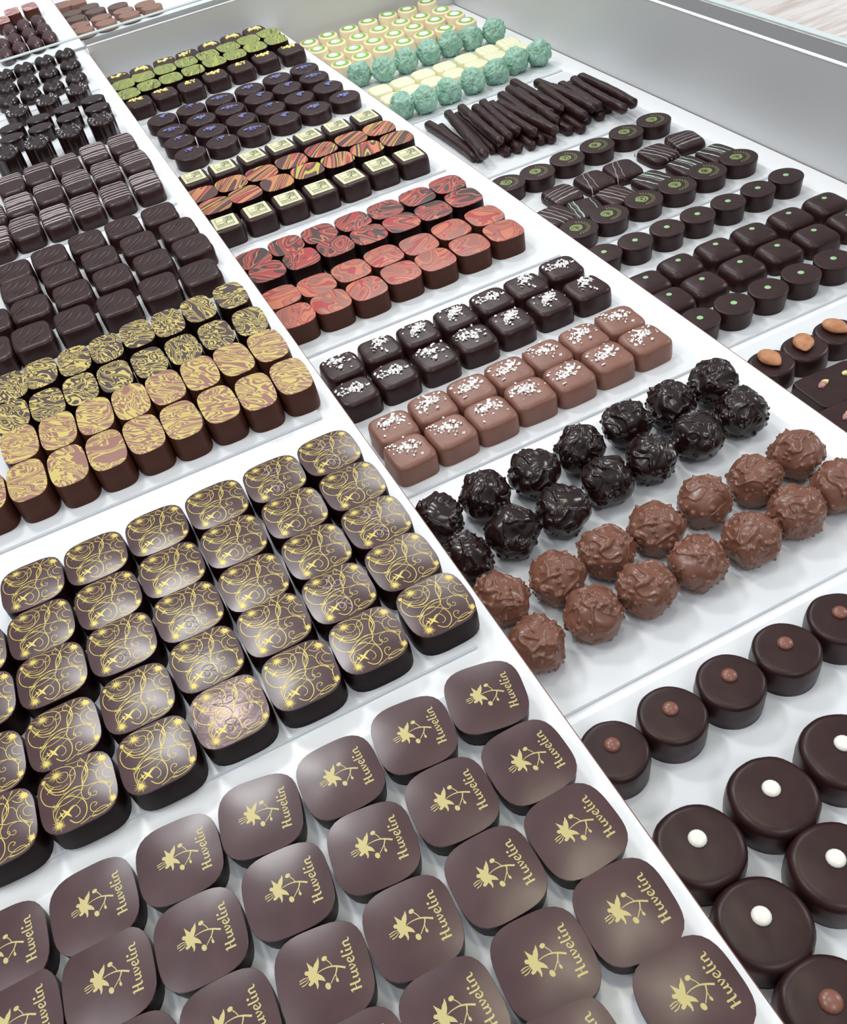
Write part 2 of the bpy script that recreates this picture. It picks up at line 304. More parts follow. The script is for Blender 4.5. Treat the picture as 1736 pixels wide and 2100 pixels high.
DATA = {'swirl': {'t':1,'rows':[[(-990,3652),(-659,3645),(-326,3655),(6,3657),(338,3663),(666,3682)],[(-1324,3328),(-992,3323),(-657,3319),(-326,3334),(6,3341),(344,3352),(675,3361)],[(-1316,3022),(-986,3010),(-654,3006),(-322,3019),(10,3017),(345,3033),(675,3048)],[(-1318,2658),(-989,2658),(-654,2664),(-321,2700),(12,2715),(342,2723),(674,2735)],[(-1311,2340),(-979,2341),(-642,2338),(-307,2376),(26,2387),(353,2400),(696,2415)]]},
'logo': {'t':1,'rows':[[(-1352,1851),(-1012,1852),(-675,1862),(-341,1871),(-4,1864),(330,1884),(665,1887)],[(-1344,1575),(-1013,1558),(-679,1536),(-342,1542),(-2,1535),(334,1552),(666,1546)],[(-990,1232),(-664,1210),(-327,1208),(6,1204),(341,1222),(672,1224)],[(-316,887),(7,889),(344,890),(671,900)],[(283,608),(699,587)]],'yaw':[[-0.4,0.2,-3.6,-9.5,-0.7,-6.4,-11.4],[None,-2.7,-2.5,-5.0,-6.6,-2.4,1.1],[None,None,-7.4,-4.1,0.3,3.2],[None,None,-4.5,-2.7],[None,0.1]]},
'gold_dark': {'t':1,'rows':[[(-870,5536),(-666,5558),(-439,5553),(-220,5556),(2,5590),(219,5578),(445,5607),(687,5621)],[(-901,5188),(-679,5166),(-458,5192),(-234,5185),(-3,5191),(227,5188),(461,5208),(700,5213)]]},
'gold_milk': {'t':1,'rows':[[(-894,4863),(-661,4844),(-430,4844),(-201,4846),(23,4850),(251,4855),(477,4857),(708,4861)],[(-1132,4507),(-899,4487),(-661,4467),(-432,4466),(-203,4472),(25,4463),(260,4466),(491,4443),(723,4453)]]},
'plain': {'t':1,'rows':[[(-668,7243),(-367,7291),(-55,7325),(256,7347),(569,7355)],[(-657,6924),(-337,6927),(-15,6950),(307,6963),(631,6963)],[(-915,6541),(-617,6553),(-302,6550),(13,6572),(332,6578),(651,6597)],[(-953,6128),(-665,6141),(-350,6155),(-35,6159),(284,6176),(593,6159)]]},
'stripe': {'t':1,'rows':[[(-473,9107),(-207,9135),(68,9140),(348,9192),(626,9189)],[(-723,8526),(-458,8569),(-185,8614),(87,8643),(361,8647),(643,8651)],[(-735,7995),(-475,8036),(-205,8036),(65,8050),(338,8071),(615,8104)]]},
'heart': {'t':1,'rows':[[(-150,12808),(105,12837),(372,12872),(638,12890)],[(-181,12244),(79,12277),(348,12319),(618,12364)],[(-217,11711),(46,11728),(316,11748),(594,11797)]]},
'flute_far': {'t':1,'rows':[[(-169,11145),(177,11195),(525,11232)]]},
'oval': {'t':1,'rows':[[(-287,10632),(9,10653),(312,10693),(612,10707)],[(-315,10326),(-10,10347),(298,10387),(610,10403)]]},
'flute': {'t':1,'rows':[[(-413,9735),(-106,9747),(229,9764),(562,9805)]]},
'crumb_back': {'t':2,'rows':[[(1113,12446),(1414,12447),(1734,12478),(2041,12497),(2358,12542),(2675,12577),(2991,12590)]]},
'green': {'t':2,'rows':[[(1112,12130),(1381,12192),(1667,12207),(1949,12208),(2237,12212),(2530,12262),(2812,12293),(3093,12316)],[(1090,11740),(1365,11801),(1645,11802),(1937,11821),(2231,11887),(2507,11900),(2791,11940),(3078,11965)]]},
'crumb': {'t':2,'rows':[[(1141,11361),(1456,11379),(1770,11358),(2101,11412),(2431,11427),(2762,11479),(3100,11464)]]},
'blue': {'t':2,'rows':[[(1235,10643),(1585,10665),(1935,10670),(2294,10684),(2653,10725),(3005,10747)],[(1247,10212),(1595,10258),(1942,10282),(2298,10317),(2645,10338),(2995,10389)],[(1237,9841),(1593,9850),(1947,9881),(2301,9909),(2647,9931),(2999,9959)],[(1252,9438),(1605,9462),(1959,9485),(2317,9510),(2667,9496),(3030,9528)]]},
'plaque_back': {'t':2,'rows':[[(1112,8724),(1415,8727),(1729,8742),(2030,8746),(2336,8754),(2638,8752),(2956,8740)]]},
'orange': {'t':2,'rows':[[(1073,8293),(1374,8300),(1679,8292),(1995,8321),(2314,8342),(2634,8345),(2941,8357)],[(1114,7965),(1414,7976),(1729,7978),(2043,8001),(2354,8002),(2664,8015),(2976,8006)]]},
'plaque': {'t':2,'rows':[[(1093,7563),(1401,7572),(1701,7581),(2002,7572),(2304,7570),(2613,7601),(2913,7586)]]},
'red_dark': {'t':2,'rows':[[(1103,6762),(1398,6779),(1694,6770),(1999,6762),(2298,6760),(2607,6773),(2907,6790)],[(1133,6484),(1427,6481),(1726,6475),(2019,6461),(2312,6453),(2604,6450),(2901,6476)]]},
'red_milk': {'t':2,'rows':[[(1096,6041),(1384,6014),(1681,6028),(1975,6057),(2271,6029),(2575,6063),(2884,6075)],[(1098,5719),(1387,5717),(1678,5706),(1978,5739),(2270,5731),(2574,5748),(2883,5764)]]},
'salt_dark': {'t':2,'rows':[[(1151,4934),(1450,4956),(1746,4951),(2046,4964),(2350,4987),(2637,4996),(2953,5032)],[(1123,4609),(1416,4623),(1721,4628),(2029,4650),(2331,4669),(2649,4696),(2951,4691)]]},
'salt_milk': {'t':2,'rows':[[(1181,4129),(1470,4160),(1753,4164),(2037,4177),(2325,4188),(2612,4197),(2904,4221)],[(1167,3859),(1454,3876),(1740,3886),(2030,3906),(2318,3909),(2615,3925),(2906,3938)]]},
'rocher_dark': {'t':2,'rows':[[(1057,3238),(1361,3259),(1677,3254),(1994,3280),(2328,3300),(2637,3299),(2953,3313)],[(1052,2902),(1354,2933),(1654,2914),(1975,2977),(2274,2986),(2594,2995),(2913,3019)]]},
'rocher_milk': {'t':2,'rows':[[(1076,2567),(1389,2537),(1688,2549),(1988,2546),(2303,2562),(2620,2547),(2920,2575)],[(1090,2241),(1411,2254),(1715,2244),(2016,2244),(2330,2226),(2631,2256),(2927,2272)]]},
'milkdot': {'t':2,'rows':[[(1074,1571),(1383,1590),(1697,1597),(2009,1606),(2321,1612)]]},
'whitedot': {'t':2,'rows':[[(1125,1069),(1498,1094),(1868,1107)],[(1141,727),(1511,762)]]},
'milkdot_front': {'t':2,'rows':[[(1156,405)]]},
'cream': {'t':3,'rows':[[(3681,12607),(3974,12650),(4285,12644),(4584,12673),(4890,12680),(5178,12644),(5510,12701)],[(3669,12235),(3950,12282),(4246,12208),(4568,12240),(4893,12236),(5174,12197),(5483,12187)],[(3726,11809),(4024,11830),(4327,11865),(4629,11875),(4922,11887),(5240,11886),(5519,11855)],[(3692,11451),(3989,11485),(4299,11490),(4592,11494),(4898,11511),(5181,11467),(5499,11491)]]},
'mint': {'t':3,'rows':[[(3774,11075),(4058,10951),(4376,10985),(4706,11003),(5029,11037),(5325,11035),(5634,10988)],[(3733,9709),(3999,9650),(4329,9712),(4655,9728),(4984,9778),(5307,9866),(5607,9842)]]},
'white': {'t':3,'rows':[[(3780,10448),(4076,10449),(4370,10479),(4665,10482),(4974,10508),(5288,10542),(5592,10560)],[(3784,10095),(4061,10123),(4348,10159),(4652,10176),(4973,10229),(5263,10271),(5563,10314)]]},
'stick_top': {'t':3,'rows':[[(4020,9125),(3808,7842)],[(4196,9155),(4075,7978)],[(4308,9031),(4184,8012)],[(4427,9073),(4319,8063)],[(4470,8974),(4425,7908)],[(4547,8939),(4613,7795)],[(4672,9105),(4566,8199)],[(4677,8996),(4597,7943)],[(4864,9096),(4727,7981)],[(4823,9198),(4791,8185)],[(4946,9327),(4917,8187)],[(5107,8975),(4996,7870)],[(5125,9117),(5164,7961)],[(5156,8865),(5245,8013)],[(5272,8838),(5218,7948)],[(5426,8819),(5378,7724)],[(5533,8857),(5513,7760)]]},
'stick_low': {'t':3,'rows':[[(3805,9237),(3803,8045)],[(3879,9062),(3841,8006)],[(4156,9198),(4024,8066)],[(4179,8930),(4100,7906)],[(4319,8923),(4222,7884)],[(4443,8884),(4354,7852)],[(4557,8857),(4491,7878)],[(4637,8770),(4582,7826)],[(4833,8800),(4825,7872)],[(4995,8770),(4924,7810)],[(5146,8856),(5081,7956)],[(5280,8913),(5234,7927)],[(5466,8968),(5397,8028)],[(5575,9061),(5507,7954)]]},
'greenprint': {'t':3,'rows':[[(3701,7208),(4020,7204),(4374,7245),(4731,7273),(5093,7314),(5439,7348)],[(3734,6039),(4063,6068),(4426,6084),(4785,6094),(5134,6127),(5489,6149)]]},
'drizzle': {'t':3,'rows':[[(4016,6761),(4382,6787),(4695,6789),(5121,6831),(5464,6881)],[(3766,6458),(4027,6389),(4365,6401),(4771,6408),(5160,6424),(5497,6435)]]},
'greendot': {'t':3,'rows':[[(3657,5534),(3948,5521),(4261,5524),(4572,5532),(4886,5538),(5204,5550),(5516,5571)],[(3665,4320),(3964,4322),(4272,4328),(4578,4332),(4881,4333)]]},
'greensquare': {'t':3,'rows':[[(3695,4995),(4031,5037),(4391,5043),(4746,5045),(5114,5048),(5476,5050)],[(3689,4690),(4002,4708),(4364,4718),(4720,4723),(5071,4719),(5418,4724)]]},
'almond': {'t':3,'rows':[[(3715,3635),(3995,3638),(4280,3649)]]},
'pistachio': {'t':3,'rows':[[(3838,3273),(4037,3265)],[(3737,2953)]]},
'far_dome': {'t':1,'rows':[[(165,14857),(363,14893),(568,14917)],[(-6,14237),(167,14319),(378,14389),(579,14389)],[(-22,13738),(175,13828),(384,13862),(589,13925)]]},
'far_pink': {'t':1,'rows':[[(124,15295),(310,15627),(567,15620)]]},
'far_milk': {'t':2,'rows':[[(1138,15724),(1490,15788),(1847,15784),(2190,15795)],[(1145,15405),(1499,15438),(1872,15476),(2235,15513)]]},
'far_dark': {'t':2,'rows':[[(1161,16541),(1453,16627)],[(1158,16174),(1491,16272),(1831,16160)]]},
'far_square': {'t':2,'rows':[[(1107,17015),(1335,16965)]]}}
def park(o): o.location = (0, 0, -5)
def place(key, protos, look, cat, group, z0=.002, rownames=None, ref='shelf edge', fromright=True, yaw=None, jit=2.0, pick=None, rz=0, zoff=0, rotrand=False, t=None):
    """Every piece of one kind: the first uses of each prototype are the prototype itself, the rest are copies."""
    d = DATA[key]; used = set(); rng = random.Random(len(key) * 13 + 1); nr = len(d['rows']); out = []
    tz = TZ[d['t']]
    for i, row in enumerate(d['rows']):
        for j, (x, y) in enumerate(row):
            k = pick(i, j) if pick else rng.randrange(len(protos)); p = protos[k]
            if k not in used: used.add(k); remember(p); o = p
            else: o = copy_tree(p)
            o.location = (x / 1e4, y / 1e4, tz + z0 + zoff)
            a = math.radians(rng.uniform(-jit, jit)) + rz
            if yaw and yaw[i][j] is not None: a = math.radians(yaw[i][j])
            if rotrand: a = rng.uniform(0, 6.28)
            o.rotation_euler = (0, 0, a)
            n = len(row) - 1 - j if fromright else j
            rn = (rownames or (['back row', 'front row'] if nr == 2 else ['only row'] if nr == 1 else ['back row'] + [ORD[q] + ' row' for q in range(1, nr - 1)] + ['front row']))[i]
            lk = look[i] if isinstance(look, list) else look
            tag(o, f"{lk}, {rn + ', ' if rn else ''}{ORD[n]} from the {ref}", cat, group[i] if isinstance(group, list) else group); out.append(o)
    for k, p in enumerate(protos):
        if k not in used:
            def rm(q):
                for ch in [c for c in C.objects if c.parent == q]: rm(ch)
                bpy.data.objects.remove(q)
            rm(p)
    return out
# ---------------------------------------------------------------- the display case
def slab(name, x0, x1, y0, y1, z0, z1, m, bev=.6):
    bm = bmesh.new(); box(bm, x0, x1, y0, y1, z0, z1, bev); return link(name, bm, m, smooth=False)
def shelf(x0, x1, y0, y1, z, label):
    r = empty('display_shelf', (0, 0, 0)); bm = bmesh.new(); box(bm, x0, x1, y0, y1, z - 16, z, .5); link('shelf_board', bm, 'board', r, smooth=False)
    bm = bmesh.new(); box(bm, x1 + .02, x1 + .35, y0, y1, z - 15.5, z - .35, 0); link('edge_band', bm, 'edge', r, smooth=False)
    return tag(r, label, 'shelf')
shelf(-175, 92.2, -60, 1322, 0, 'white shelf board with brown edge under the logo and swirl chocolates, highest of the steps')
shelf(92.9, 339, -60, 1292, -38, 'white shelf board in the middle step, holding the rochers and salted squares')
shelf(339.7, 601, -60, 1292, -76, 'white shelf board along the steel wall, lowest of the steps')
shelf(-175, 93.6, 1337, 1900, 0, 'white shelf board beyond the glass rim, holding dark domed chocolates')
shelf(94.3, 339, 1337, 1900, -38, 'white shelf board beyond the glass rim, holding the pale milk chocolate ovals')
def tray(x0, x1, y0, y1, z, label):
    r = empty('serving_tray'); bm = bmesh.new(); box(bm, x0, x1, y0, y1, z + .05, z + 2, .35); link('tray_base', bm, 'tray', r, smooth=False)
    return tag(r, label, 'tray', 'white acrylic trays on the shelves')
TR1 = [(14, 205, 'under the flower logo chocolates'), (220.5, 402, 'under the gold swirl chocolates'), (418, 588, 'under the gold marbled chocolates'), (592.5, 760, 'under the ridged dark rectangles'), (776, 948, 'under the white striped chocolates'), (953, 1136, 'under the fluted and oval chocolates'), (1141, 1310, 'under the heart chocolates')]
for a, b_, s in TR1: tray(-170, 78, a, b_, 0, 'thin white tray ' + s)
TR2 = [(14, 185, 'under the dark discs with white or milk beads'), (190.5, 357, 'under the dark and milk nut rochers'), (364.5, 532, 'under the salt-topped squares'), (539.5, 722, 'under the red marbled chocolates'), (738, 908, 'under the orange striped and plaque chocolates'), (918, 1102, 'under the blue petal discs'), (1108, 1279, 'under the green striped chocolates')]
for a, b_, s in TR2: tray(96.5, 317, a, b_, -38, 'thin white tray ' + s)
TR3 = [(236, 402, 'under the almond discs'), (409, 582, 'under the green dot chocolates'), (588, 761, 'under the green print and drizzled chocolates'), (769, 942, 'under the dark peel sticks'), (950, 1122, 'under the mint clusters'), (1128, 1285, 'under the cream cups')]
for a, b_, s in TR3: tray(343.5, 572, a, b_, -76, 'thin white tray ' + s)
def struct(name, x0, x1, y0, y1, z0, z1, m, bev=.3):
    return tag(slab(name, x0, x1, y0, y1, z0, z1, m, bev), None, None, None, 'structure')
struct('wall_right', 602, 605.4, -60, 1297, -92, 12.6, 'steel')
struct('trim_1', 601.6, 606, -60, 1294, 12.65, 13.7, 'lip')
struct('trim_2', 606.1, 631, -60, 1320, 8, 13.2, 'ledge')
struct('wall_back', 92.9, 601.9, 1293.7, 1297, -92, 8.0, 'steel')
struct('trim_3', 92.9, 601.5, 1293.5, 1297.2, 8.1, 9.3, 'lip')
struct('trim_4', 92.9, 606, 1297.3, 1324, 4.5, 9.0, 'ledge')
def pane(x0, x1, y0, y1, z0, z1, label):
    r = empty('glass_panel'); bm = bmesh.new(); box(bm, x0, x1, y0, y1, z0, z1 - 1.2, 0); link('pane', bm, 'glass', r, smooth=False)
    bm = bmesh.new(); box(bm, x0, x1, y0, y1, z1 - 1.15, z1, .25); link('polished_edge', bm, 'glass_edge', r, smooth=False); return tag(r, label, 'glass panel')
pane(632, 640.2, -60, 1334, -60, 15, 'upright glass panel outside the steel side wall, seen by its teal edge')
pane(-175, 631, 1325, 1333, 1.5 - 1.2, 13.5, 'glass divider with pale rim between the two display cases')
struct('floor', -3000, 5000, -3000, 7000, -960, -950, 'floor', 0)
# ---------------------------------------------------------------- logo chocolates
def un_print(pts, sx=1): return pts
LG = {'flower':[(-0.49,6.01),(-0.52,4.34),(-0.96,2.86),(-1.96,1.18),(-1.45,0.6),(-0.58,-0.27),(0.0,-1.25),(0.23,-2.52),(-0.91,-1.76),(-2.12,-1.14),(-2.2,-1.99),(-2.26,-2.89),(-2.77,-3.81),(-3.08,-3.79),(-2.98,-2.79),(-3.42,-1.43),(-4.23,-1.99),(-5.13,-2.16),(-5.57,-1.73),(-5.48,-1.19),(-4.75,-0.82),(-5.1,0.5),(-5.14,1.35),(-6.03,1.87),(-6.12,2.62),(-5.58,3.09),(-4.52,2.72),(-4.46,3.52),(-4.6,4.78),(-4.67,5.77),(-3.84,4.55),(-2.86,3.26),(-2.09,4.34),(-1.27,4.92)],'strokes':[[(-5.12,0.75,0.18),(-6.62,0.92,0.32),(-8.31,0.57,0.36)],[(-5.17,0.3,0.18),(-6.97,-0.04,0.32),(-8.4,-0.21,0.36)],[(-4.97,-0.14,0.18),(-6.38,-1.01,0.32),(-7.89,-1.25,0.36)],[(-1.69,1.11,0.27),(0.34,1.5,0.32),(2.75,1.47,0.45),(4.92,0.83,0.59),(7.67,-0.59,0.72)],[(3.56,1.38,0.32),(2.99,2.72,0.27),(2.09,4.05,0.36)],[(4.98,0.49,0.5),(4.18,-1.16,0.41),(3.0,-2.5,0.32),(1.71,-3.82,0.27)],[(4.1,-1.24,0.27),(4.07,-2.05,0.25),(4.04,-2.74,0.23)]],'buds':[(1.46,4.75,0.99,0.81,0.2),(0.69,-4.24,0.9,1.17,0.3),(4.1,-3.47,0.45,0.77,0.2),(7.75,4.79,0.45,0.45,0.0)],'text':[[(11.39,-8.2,0.72),(9.66,-8.2,0.72),(7.83,-8.21,0.68)],[(7.76,-8.02,0.54),(7.91,-8.56,0.32),(8.23,-9.1,0.14)],[(7.71,-6.44,0.68),(9.4,-6.45,0.68),(10.69,-6.35,0.72),(11.23,-6.02,0.59),(11.24,-5.64,0.32),(11.01,-5.3,0.14)],[(9.71,-8.2,0.27),(9.4,-6.43,0.27)],[(9.19,-4.52,0.59),(10.43,-4.54,0.59),(11.12,-4.25,0.54),(11.17,-3.67,0.36),(10.39,-2.95,0.27)],[(9.14,-2.81,0.59),(10.39,-2.86,0.59),(11.04,-2.71,0.59),(11.2,-2.32,0.32),(11.02,-2.08,0.18)],[(9.11,-1.8,0.59),(10.13,-1.5,0.54),(11.13,-1.06,0.41)],[(11.13,-1.06,0.27),(10.1,-0.4,0.32),(9.44,-0.34,0.5),(9.06,-0.63,0.45)],[(10.25,0.75,0.23),(10.01,1.56,0.27),(9.55,2.07,0.45),(9.07,1.92,0.5),(8.96,1.3,0.41),(9.41,0.74,0.5),(10.12,0.57,0.59),(10.9,0.9,0.59),(11.15,1.49,0.5),(10.92,2.13,0.27),(10.56,2.48,0.14)],[(7.31,3.19,0.59),(9.12,3.11,0.59),(10.34,3.17,0.59),(10.97,3.42,0.59),(11.05,3.87,0.36),(10.82,4.17,0.18)],[(8.92,4.72,0.59),(9.97,4.68,0.59),(10.81,4.82,0.59),(11.02,5.27,0.36),(10.79,5.57,0.18)],[(8.88,6.25,0.54),(9.92,6.26,0.59),(11.04,6.27,0.59)],[(9.52,6.31,0.27),(9.02,6.81,0.41),(8.82,7.41,0.54),(9.21,7.77,0.59),(10.11,7.78,0.59),(10.77,7.94,0.59),(10.94,8.45,0.41),(10.7,9.0,0.18)]]}
fl = Form(16.25, 16.2, 3.3, 11.5, 0.0, .7, -.9, .2)
def logo_proto(seed, look=0):
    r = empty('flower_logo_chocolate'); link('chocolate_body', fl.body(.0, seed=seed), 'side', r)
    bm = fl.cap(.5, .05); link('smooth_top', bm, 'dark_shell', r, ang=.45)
    bm = bmesh.new()
    blob(bm, fl, LG['flower'], .12)
    for s_ in LG['strokes']: ribbon(bm, fl, s_, up=.12, step=.25)
    for x, y, rx, ry, a in LG['buds']: disc(bm, fl, x, y, rx, ry, .125, 14, a)
    for s_ in LG['text']: ribbon(bm, fl, s_, up=.12, step=.2)
    bmesh.ops.triangulate(bm, faces=[f_ for f_ in bm.faces if len(f_.verts) > 4])
    pr = link('gold_logo', bm, 'logo', r, smooth=False)
    return r
place('logo', [logo_proto(1)], 'flower logo dark chocolate', 'chocolate', 'dark chocolates printed with a flower logo', yaw=DATA['logo']['yaw'], jit=1.5, pick=lambda i, j: 0)
# ---------------------------------------------------------------- gold swirl chocolates
SW = {'strokes':[[(0.3,0),(-9.59,14.91),(-5.74,15.02),(-1.73,13.67),(0.37,11.35),(0.75,7.85),(-0.28,5.51),(-2.71,3.16),(-5.29,2.1)],[(0.22,0),(-6.13,11.06),(-4.58,11.62),(-2.78,11.15),(-2.18,9.59),(-2.86,7.64),(-4.67,6.95),(-6.4,7.68),(-7.06,8.96)],[(0.25,0),(-1.82,9.08),(-1.34,7.03),(-1.78,4.65),(-2.91,3.29),(-4.65,2.87),(-7.15,3.2),(-9.69,4.42)],[(0.25,0),(-12.42,10.39),(-11.03,6.94),(-9.22,4.43),(-6.53,2.83),(-4.71,2.62)],[(0.22,0),(-11.53,10.15),(-10.08,6.96),(-7.91,5.09),(-5.31,4.13),(-2.77,4.94)],[(0.18,0),(-11.27,10.28),(-9.71,7.61),(-7.68,6.12),(-5.23,5.53)],[(0.3,0),(-12.27,8.84),(-10.67,5.28),(-8.46,2.54),(-5.05,1.1),(-1.7,1.41),(1.78,1.23),(4.07,0.01)],[(0.3,0),(-12.48,9.54),(-13.95,7.51),(-14.37,4.32),(-13.45,0.94),(-11.81,-1.14),(-9.68,-2.53)],[(0.22,0),(-1.1,10.14),(-0.38,11.21),(1.61,11.52),(3.59,10.78),(4.77,8.72),(5.08,7.04)],[(0.25,0),(3.87,12.43),(4.34,12.9),(3.83,13.82),(2.8,13.53),(2.17,12.39),(2.87,10.76),(4.01,10.53)],[(0.2,0),(0.09,9.13),(0.29,8.42),(-0.18,7.96),(-1.04,8.32),(-1.43,9.74),(-0.65,11.07),(0.7,11.76)],[(0.25,0),(8.83,15.42),(6.77,12.97),(5.64,10.31),(5.77,6.93),(5.24,4.28),(3.95,2.41),(2.63,0.87)],[(0.3,0),(11.58,13.76),(8.45,11.95),(5.91,10.44),(4.17,8.19),(3.17,5.52),(2.86,2.77),(2.69,1.12)],[(0.25,0),(3.52,15.54),(4.97,12.52),(5.78,9.92),(5.94,7.12),(5.47,4.73)],[(0.2,0),(7.98,15.93),(6.54,12.5),(5.03,9.77),(4.96,6.52),(4.53,3.82),(3.09,1.76)],[(0.22,0),(4.9,9.24),(5.27,6.33),(3.77,4.57),(3.04,2.07)],[(0.22,0),(5.29,6.92),(6.73,6.95),(7.92,5.94),(8.63,4.03)],[(0.25,0),(12.11,6.42),(10.05,5.86),(8.84,3.91),(8.87,1.23),(9.92,-1.14),(12.04,-2.98),(14.21,-3.7)],[(0.2,0),(13.99,4.4),(12.27,4.23),(11.24,3.06),(11.47,1.16),(12.57,-0.09),(14.34,-0.56)],[(0.25,0),(7.51,10.09),(8.99,8.3),(10.52,7.68),(11.76,7.84)],[(0.3,0),(12.73,7.86),(13.01,6.18),(13.95,4.27),(15.3,3.01)],[(0.25,0),(10.04,0.24),(10.81,-1.38),(12.31,-2.85)],[(0.22,0),(9.68,1.63),(10.32,-0.51),(12.24,-2.23),(14.69,-2.82)],[(0.25,0),(4.07,0.01),(6.38,-0.2),(9.03,-0.91),(11.22,-2.5),(12.66,-5.09),(12.68,-7.67)],[(0.28,0),(14.42,-3.82),(13.14,-5.08),(12.47,-7.55),(12.55,-9.87)],[(0.2,0),(4.29,-3.85),(4.99,-1.98),(6.19,-0.96),(8.35,-0.79)],[(0.22,0),(6.46,-4.56),(6.82,-4.06),(7.6,-4.67),(7.45,-5.72),(6.32,-6.04),(5.13,-5.2),(4.44,-4.22)],[(0.25,0),(2.84,0.74),(1.88,-1.28),(1.75,-3.77),(2.67,-5.73),(3.94,-6.2),(5.07,-5.44)],[(0.25,0),(4.29,-3.85),(4.93,-3.66),(5.28,-4.58),(4.65,-4.77),(4.29,-3.85)],[(0.3,0),(-9.88,-3.95),(-7.42,-1.19),(-3.7,0.87),(-0.23,1.69),(2.63,0.87)],[(0.28,0),(-10.09,-4.93),(-7.18,-2.18),(-3.58,-0.63),(-0.17,-0.07),(1.8,-0.66)],[(0.22,0),(-9.26,-4.31),(-6.14,-1.67),(-3.43,-1.0),(-0.97,-1.45)],[(0.28,0),(-9.25,-3.2),(-5.62,-1.41),(-2.4,-1.6),(-0.01,-3.3),(1.51,-4.76)],[(0.25,0),(-8.64,-3.56),(-5.25,-3.88),(-1.35,-3.08),(1.23,-2.04),(2.86,-0.14)],[(0.35,0),(-0.42,-3.06),(1.51,-4.76),(2.65,-7.68),(2.49,-10.65),(1.4,-12.76),(-0.79,-14.2),(-2.95,-13.75),(-4.73,-11.63)],[(0.18,0),(1.51,-4.76),(-1.18,-6.27),(-5.07,-8.15)],[(0.25,0),(-4.7,-7.54),(-3.03,-6.3),(-1.27,-6.64),(-0.17,-8.81),(-0.38,-10.62),(-1.73,-11.48),(-2.39,-11.36)],[(0.28,0),(-7.62,-4.16),(-9.13,-5.77),(-9.87,-8.09),(-9.24,-11.44)],[(0.25,0),(-10.28,-3.71),(-10.62,-6.83),(-10.19,-10.62)],[(0.25,0),(5.63,-10.55),(6.26,-10.37),(6.75,-9.82),(6.04,-8.98),(4.61,-9.11),(3.82,-10.88),(4.42,-12.61),(6.28,-13.42),(9.12,-13.16),(11.57,-12.65)],[(0.22,0),(4.12,-13.8),(6.01,-12.71),(8.45,-12.21),(10.24,-12.43)],[(0.22,0),(3.68,-14.64),(5.92,-14.85),(8.74,-14.59),(11.84,-13.37)],[(0.2,0),(-2.85,15.1),(-1.04,14.62),(1.75,14.16),(3.75,14.48)],[(0.22,0),(-1.07,-15.39),(1.33,-14.9),(3.34,-14.17),(5.52,-14.62)],[(0.22,0),(-12.73,13.51),(-11.2,12.89),(-9.61,12.54)]],'bursts':[(-7.08,11.63,3.57,0.9),(12.4,10.34,3.57,1.19),(13.33,-10.89,2.62,0.9),(-12.5,11.16,1.43,0.67),(-9.09,-11.8,3.09,0.76)],'stars':[(-10.23,5.74,2.26,0.5),(-5.2,-8.21,3.92,0.55),(-7.42,-7.88,2.14,0.3),(-9.68,-2.53,1.31,0.2),(10.51,-13.14,0.83,0.4),(11.71,-13.01,0.83,0.1),(10.46,13.2,0.71,0.3),(-9.16,-9.04,1.07,0.6)],'mark':[[(-3.19,12.65),(-1.21,11.97),(-0.27,10.52),(-0.8,9.62),(-2.16,10.1),(-2.52,8.58),(-1.41,7.56),(-1.15,5.68),(-1.58,4.22)],[(-5.67,6.36),(-3.18,5.2),(0.15,3.69),(2.27,3.59),(3.74,4.42),(3.34,6.22),(1.92,6.91),(0.77,6.23),(0.49,4.85)],[(-5.67,6.36),(-3.47,4.18),(-0.83,2.23),(0.69,0.13),(1.19,-2.2)],[(-1.08,-7.46),(-3.05,-6.11),(-2.98,-5.0),(-0.99,-4.55),(1.38,-5.48),(1.8,-6.73),(0.43,-7.72),(-1.08,-7.46)],[(-3.11,-7.22),(-2.64,-7.83),(-2.83,-9.35),(-1.42,-10.35),(-0.74,-8.97),(0.45,-8.54),(1.78,-9.35),(2.29,-11.12),(1.72,-12.08),(0.42,-11.62)]]}
fs = Form(15.9, 16.0, 3.6, 14.5, 0.0, .9, .3, .2)
def swirl_proto(mark=None, glossy=False):
    r = empty('gold_swirl_chocolate'); link('chocolate_body', fs.body(), 'side', r); link('smooth_top', fs.cap(.5, .05), M['glare_top'] if glossy else 'dark_shell', r, ang=.45)
    bm = bmesh.new()
    for s_ in SW['strokes']: ribbon(bm, fs, s_[1:], s_[0][0], .10, step=.4)
    for k, (x, y, rr, c) in enumerate(SW['bursts']): burst(bm, fs, x, y, rr, c, 17 + k % 5, k)
    for x, y, rr, a in SW['stars']: star(bm, fs, x, y, rr, a)
    link('gold_swirl_print', bm, 'gold', r, smooth=False)
    if mark:
        bm = bmesh.new()
        for s_ in SW['mark']: ribbon(bm, fs, s_, .28, .15, step=.4)
        link('pressed_fifty_mark', bm, mark, r, smooth=False)
    return r
m = M['glare_top'] = mat('glare_tinted_crackled_top', (.15, .10, .10), .27, .3); N, L, b = nodes(m)  # lamp glare put into the colour: paler, partly metallic crackled top
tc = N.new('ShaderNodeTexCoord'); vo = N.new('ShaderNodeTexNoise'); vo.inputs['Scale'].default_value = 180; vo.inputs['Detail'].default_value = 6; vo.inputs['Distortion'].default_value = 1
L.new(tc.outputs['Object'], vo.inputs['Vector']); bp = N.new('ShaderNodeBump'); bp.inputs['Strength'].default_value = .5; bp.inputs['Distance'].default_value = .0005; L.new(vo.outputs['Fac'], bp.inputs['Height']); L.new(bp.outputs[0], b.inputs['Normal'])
def sw_pick(i, j):
    return {(0, 4): 1, (0, 5): 1, (2, 6): 1, (3, 5): 1, (3, 3): 2, (2, 3): 2, (4, 3): 3, (2, 2): 2, (1, 1): 0}.get((i, j), 0)
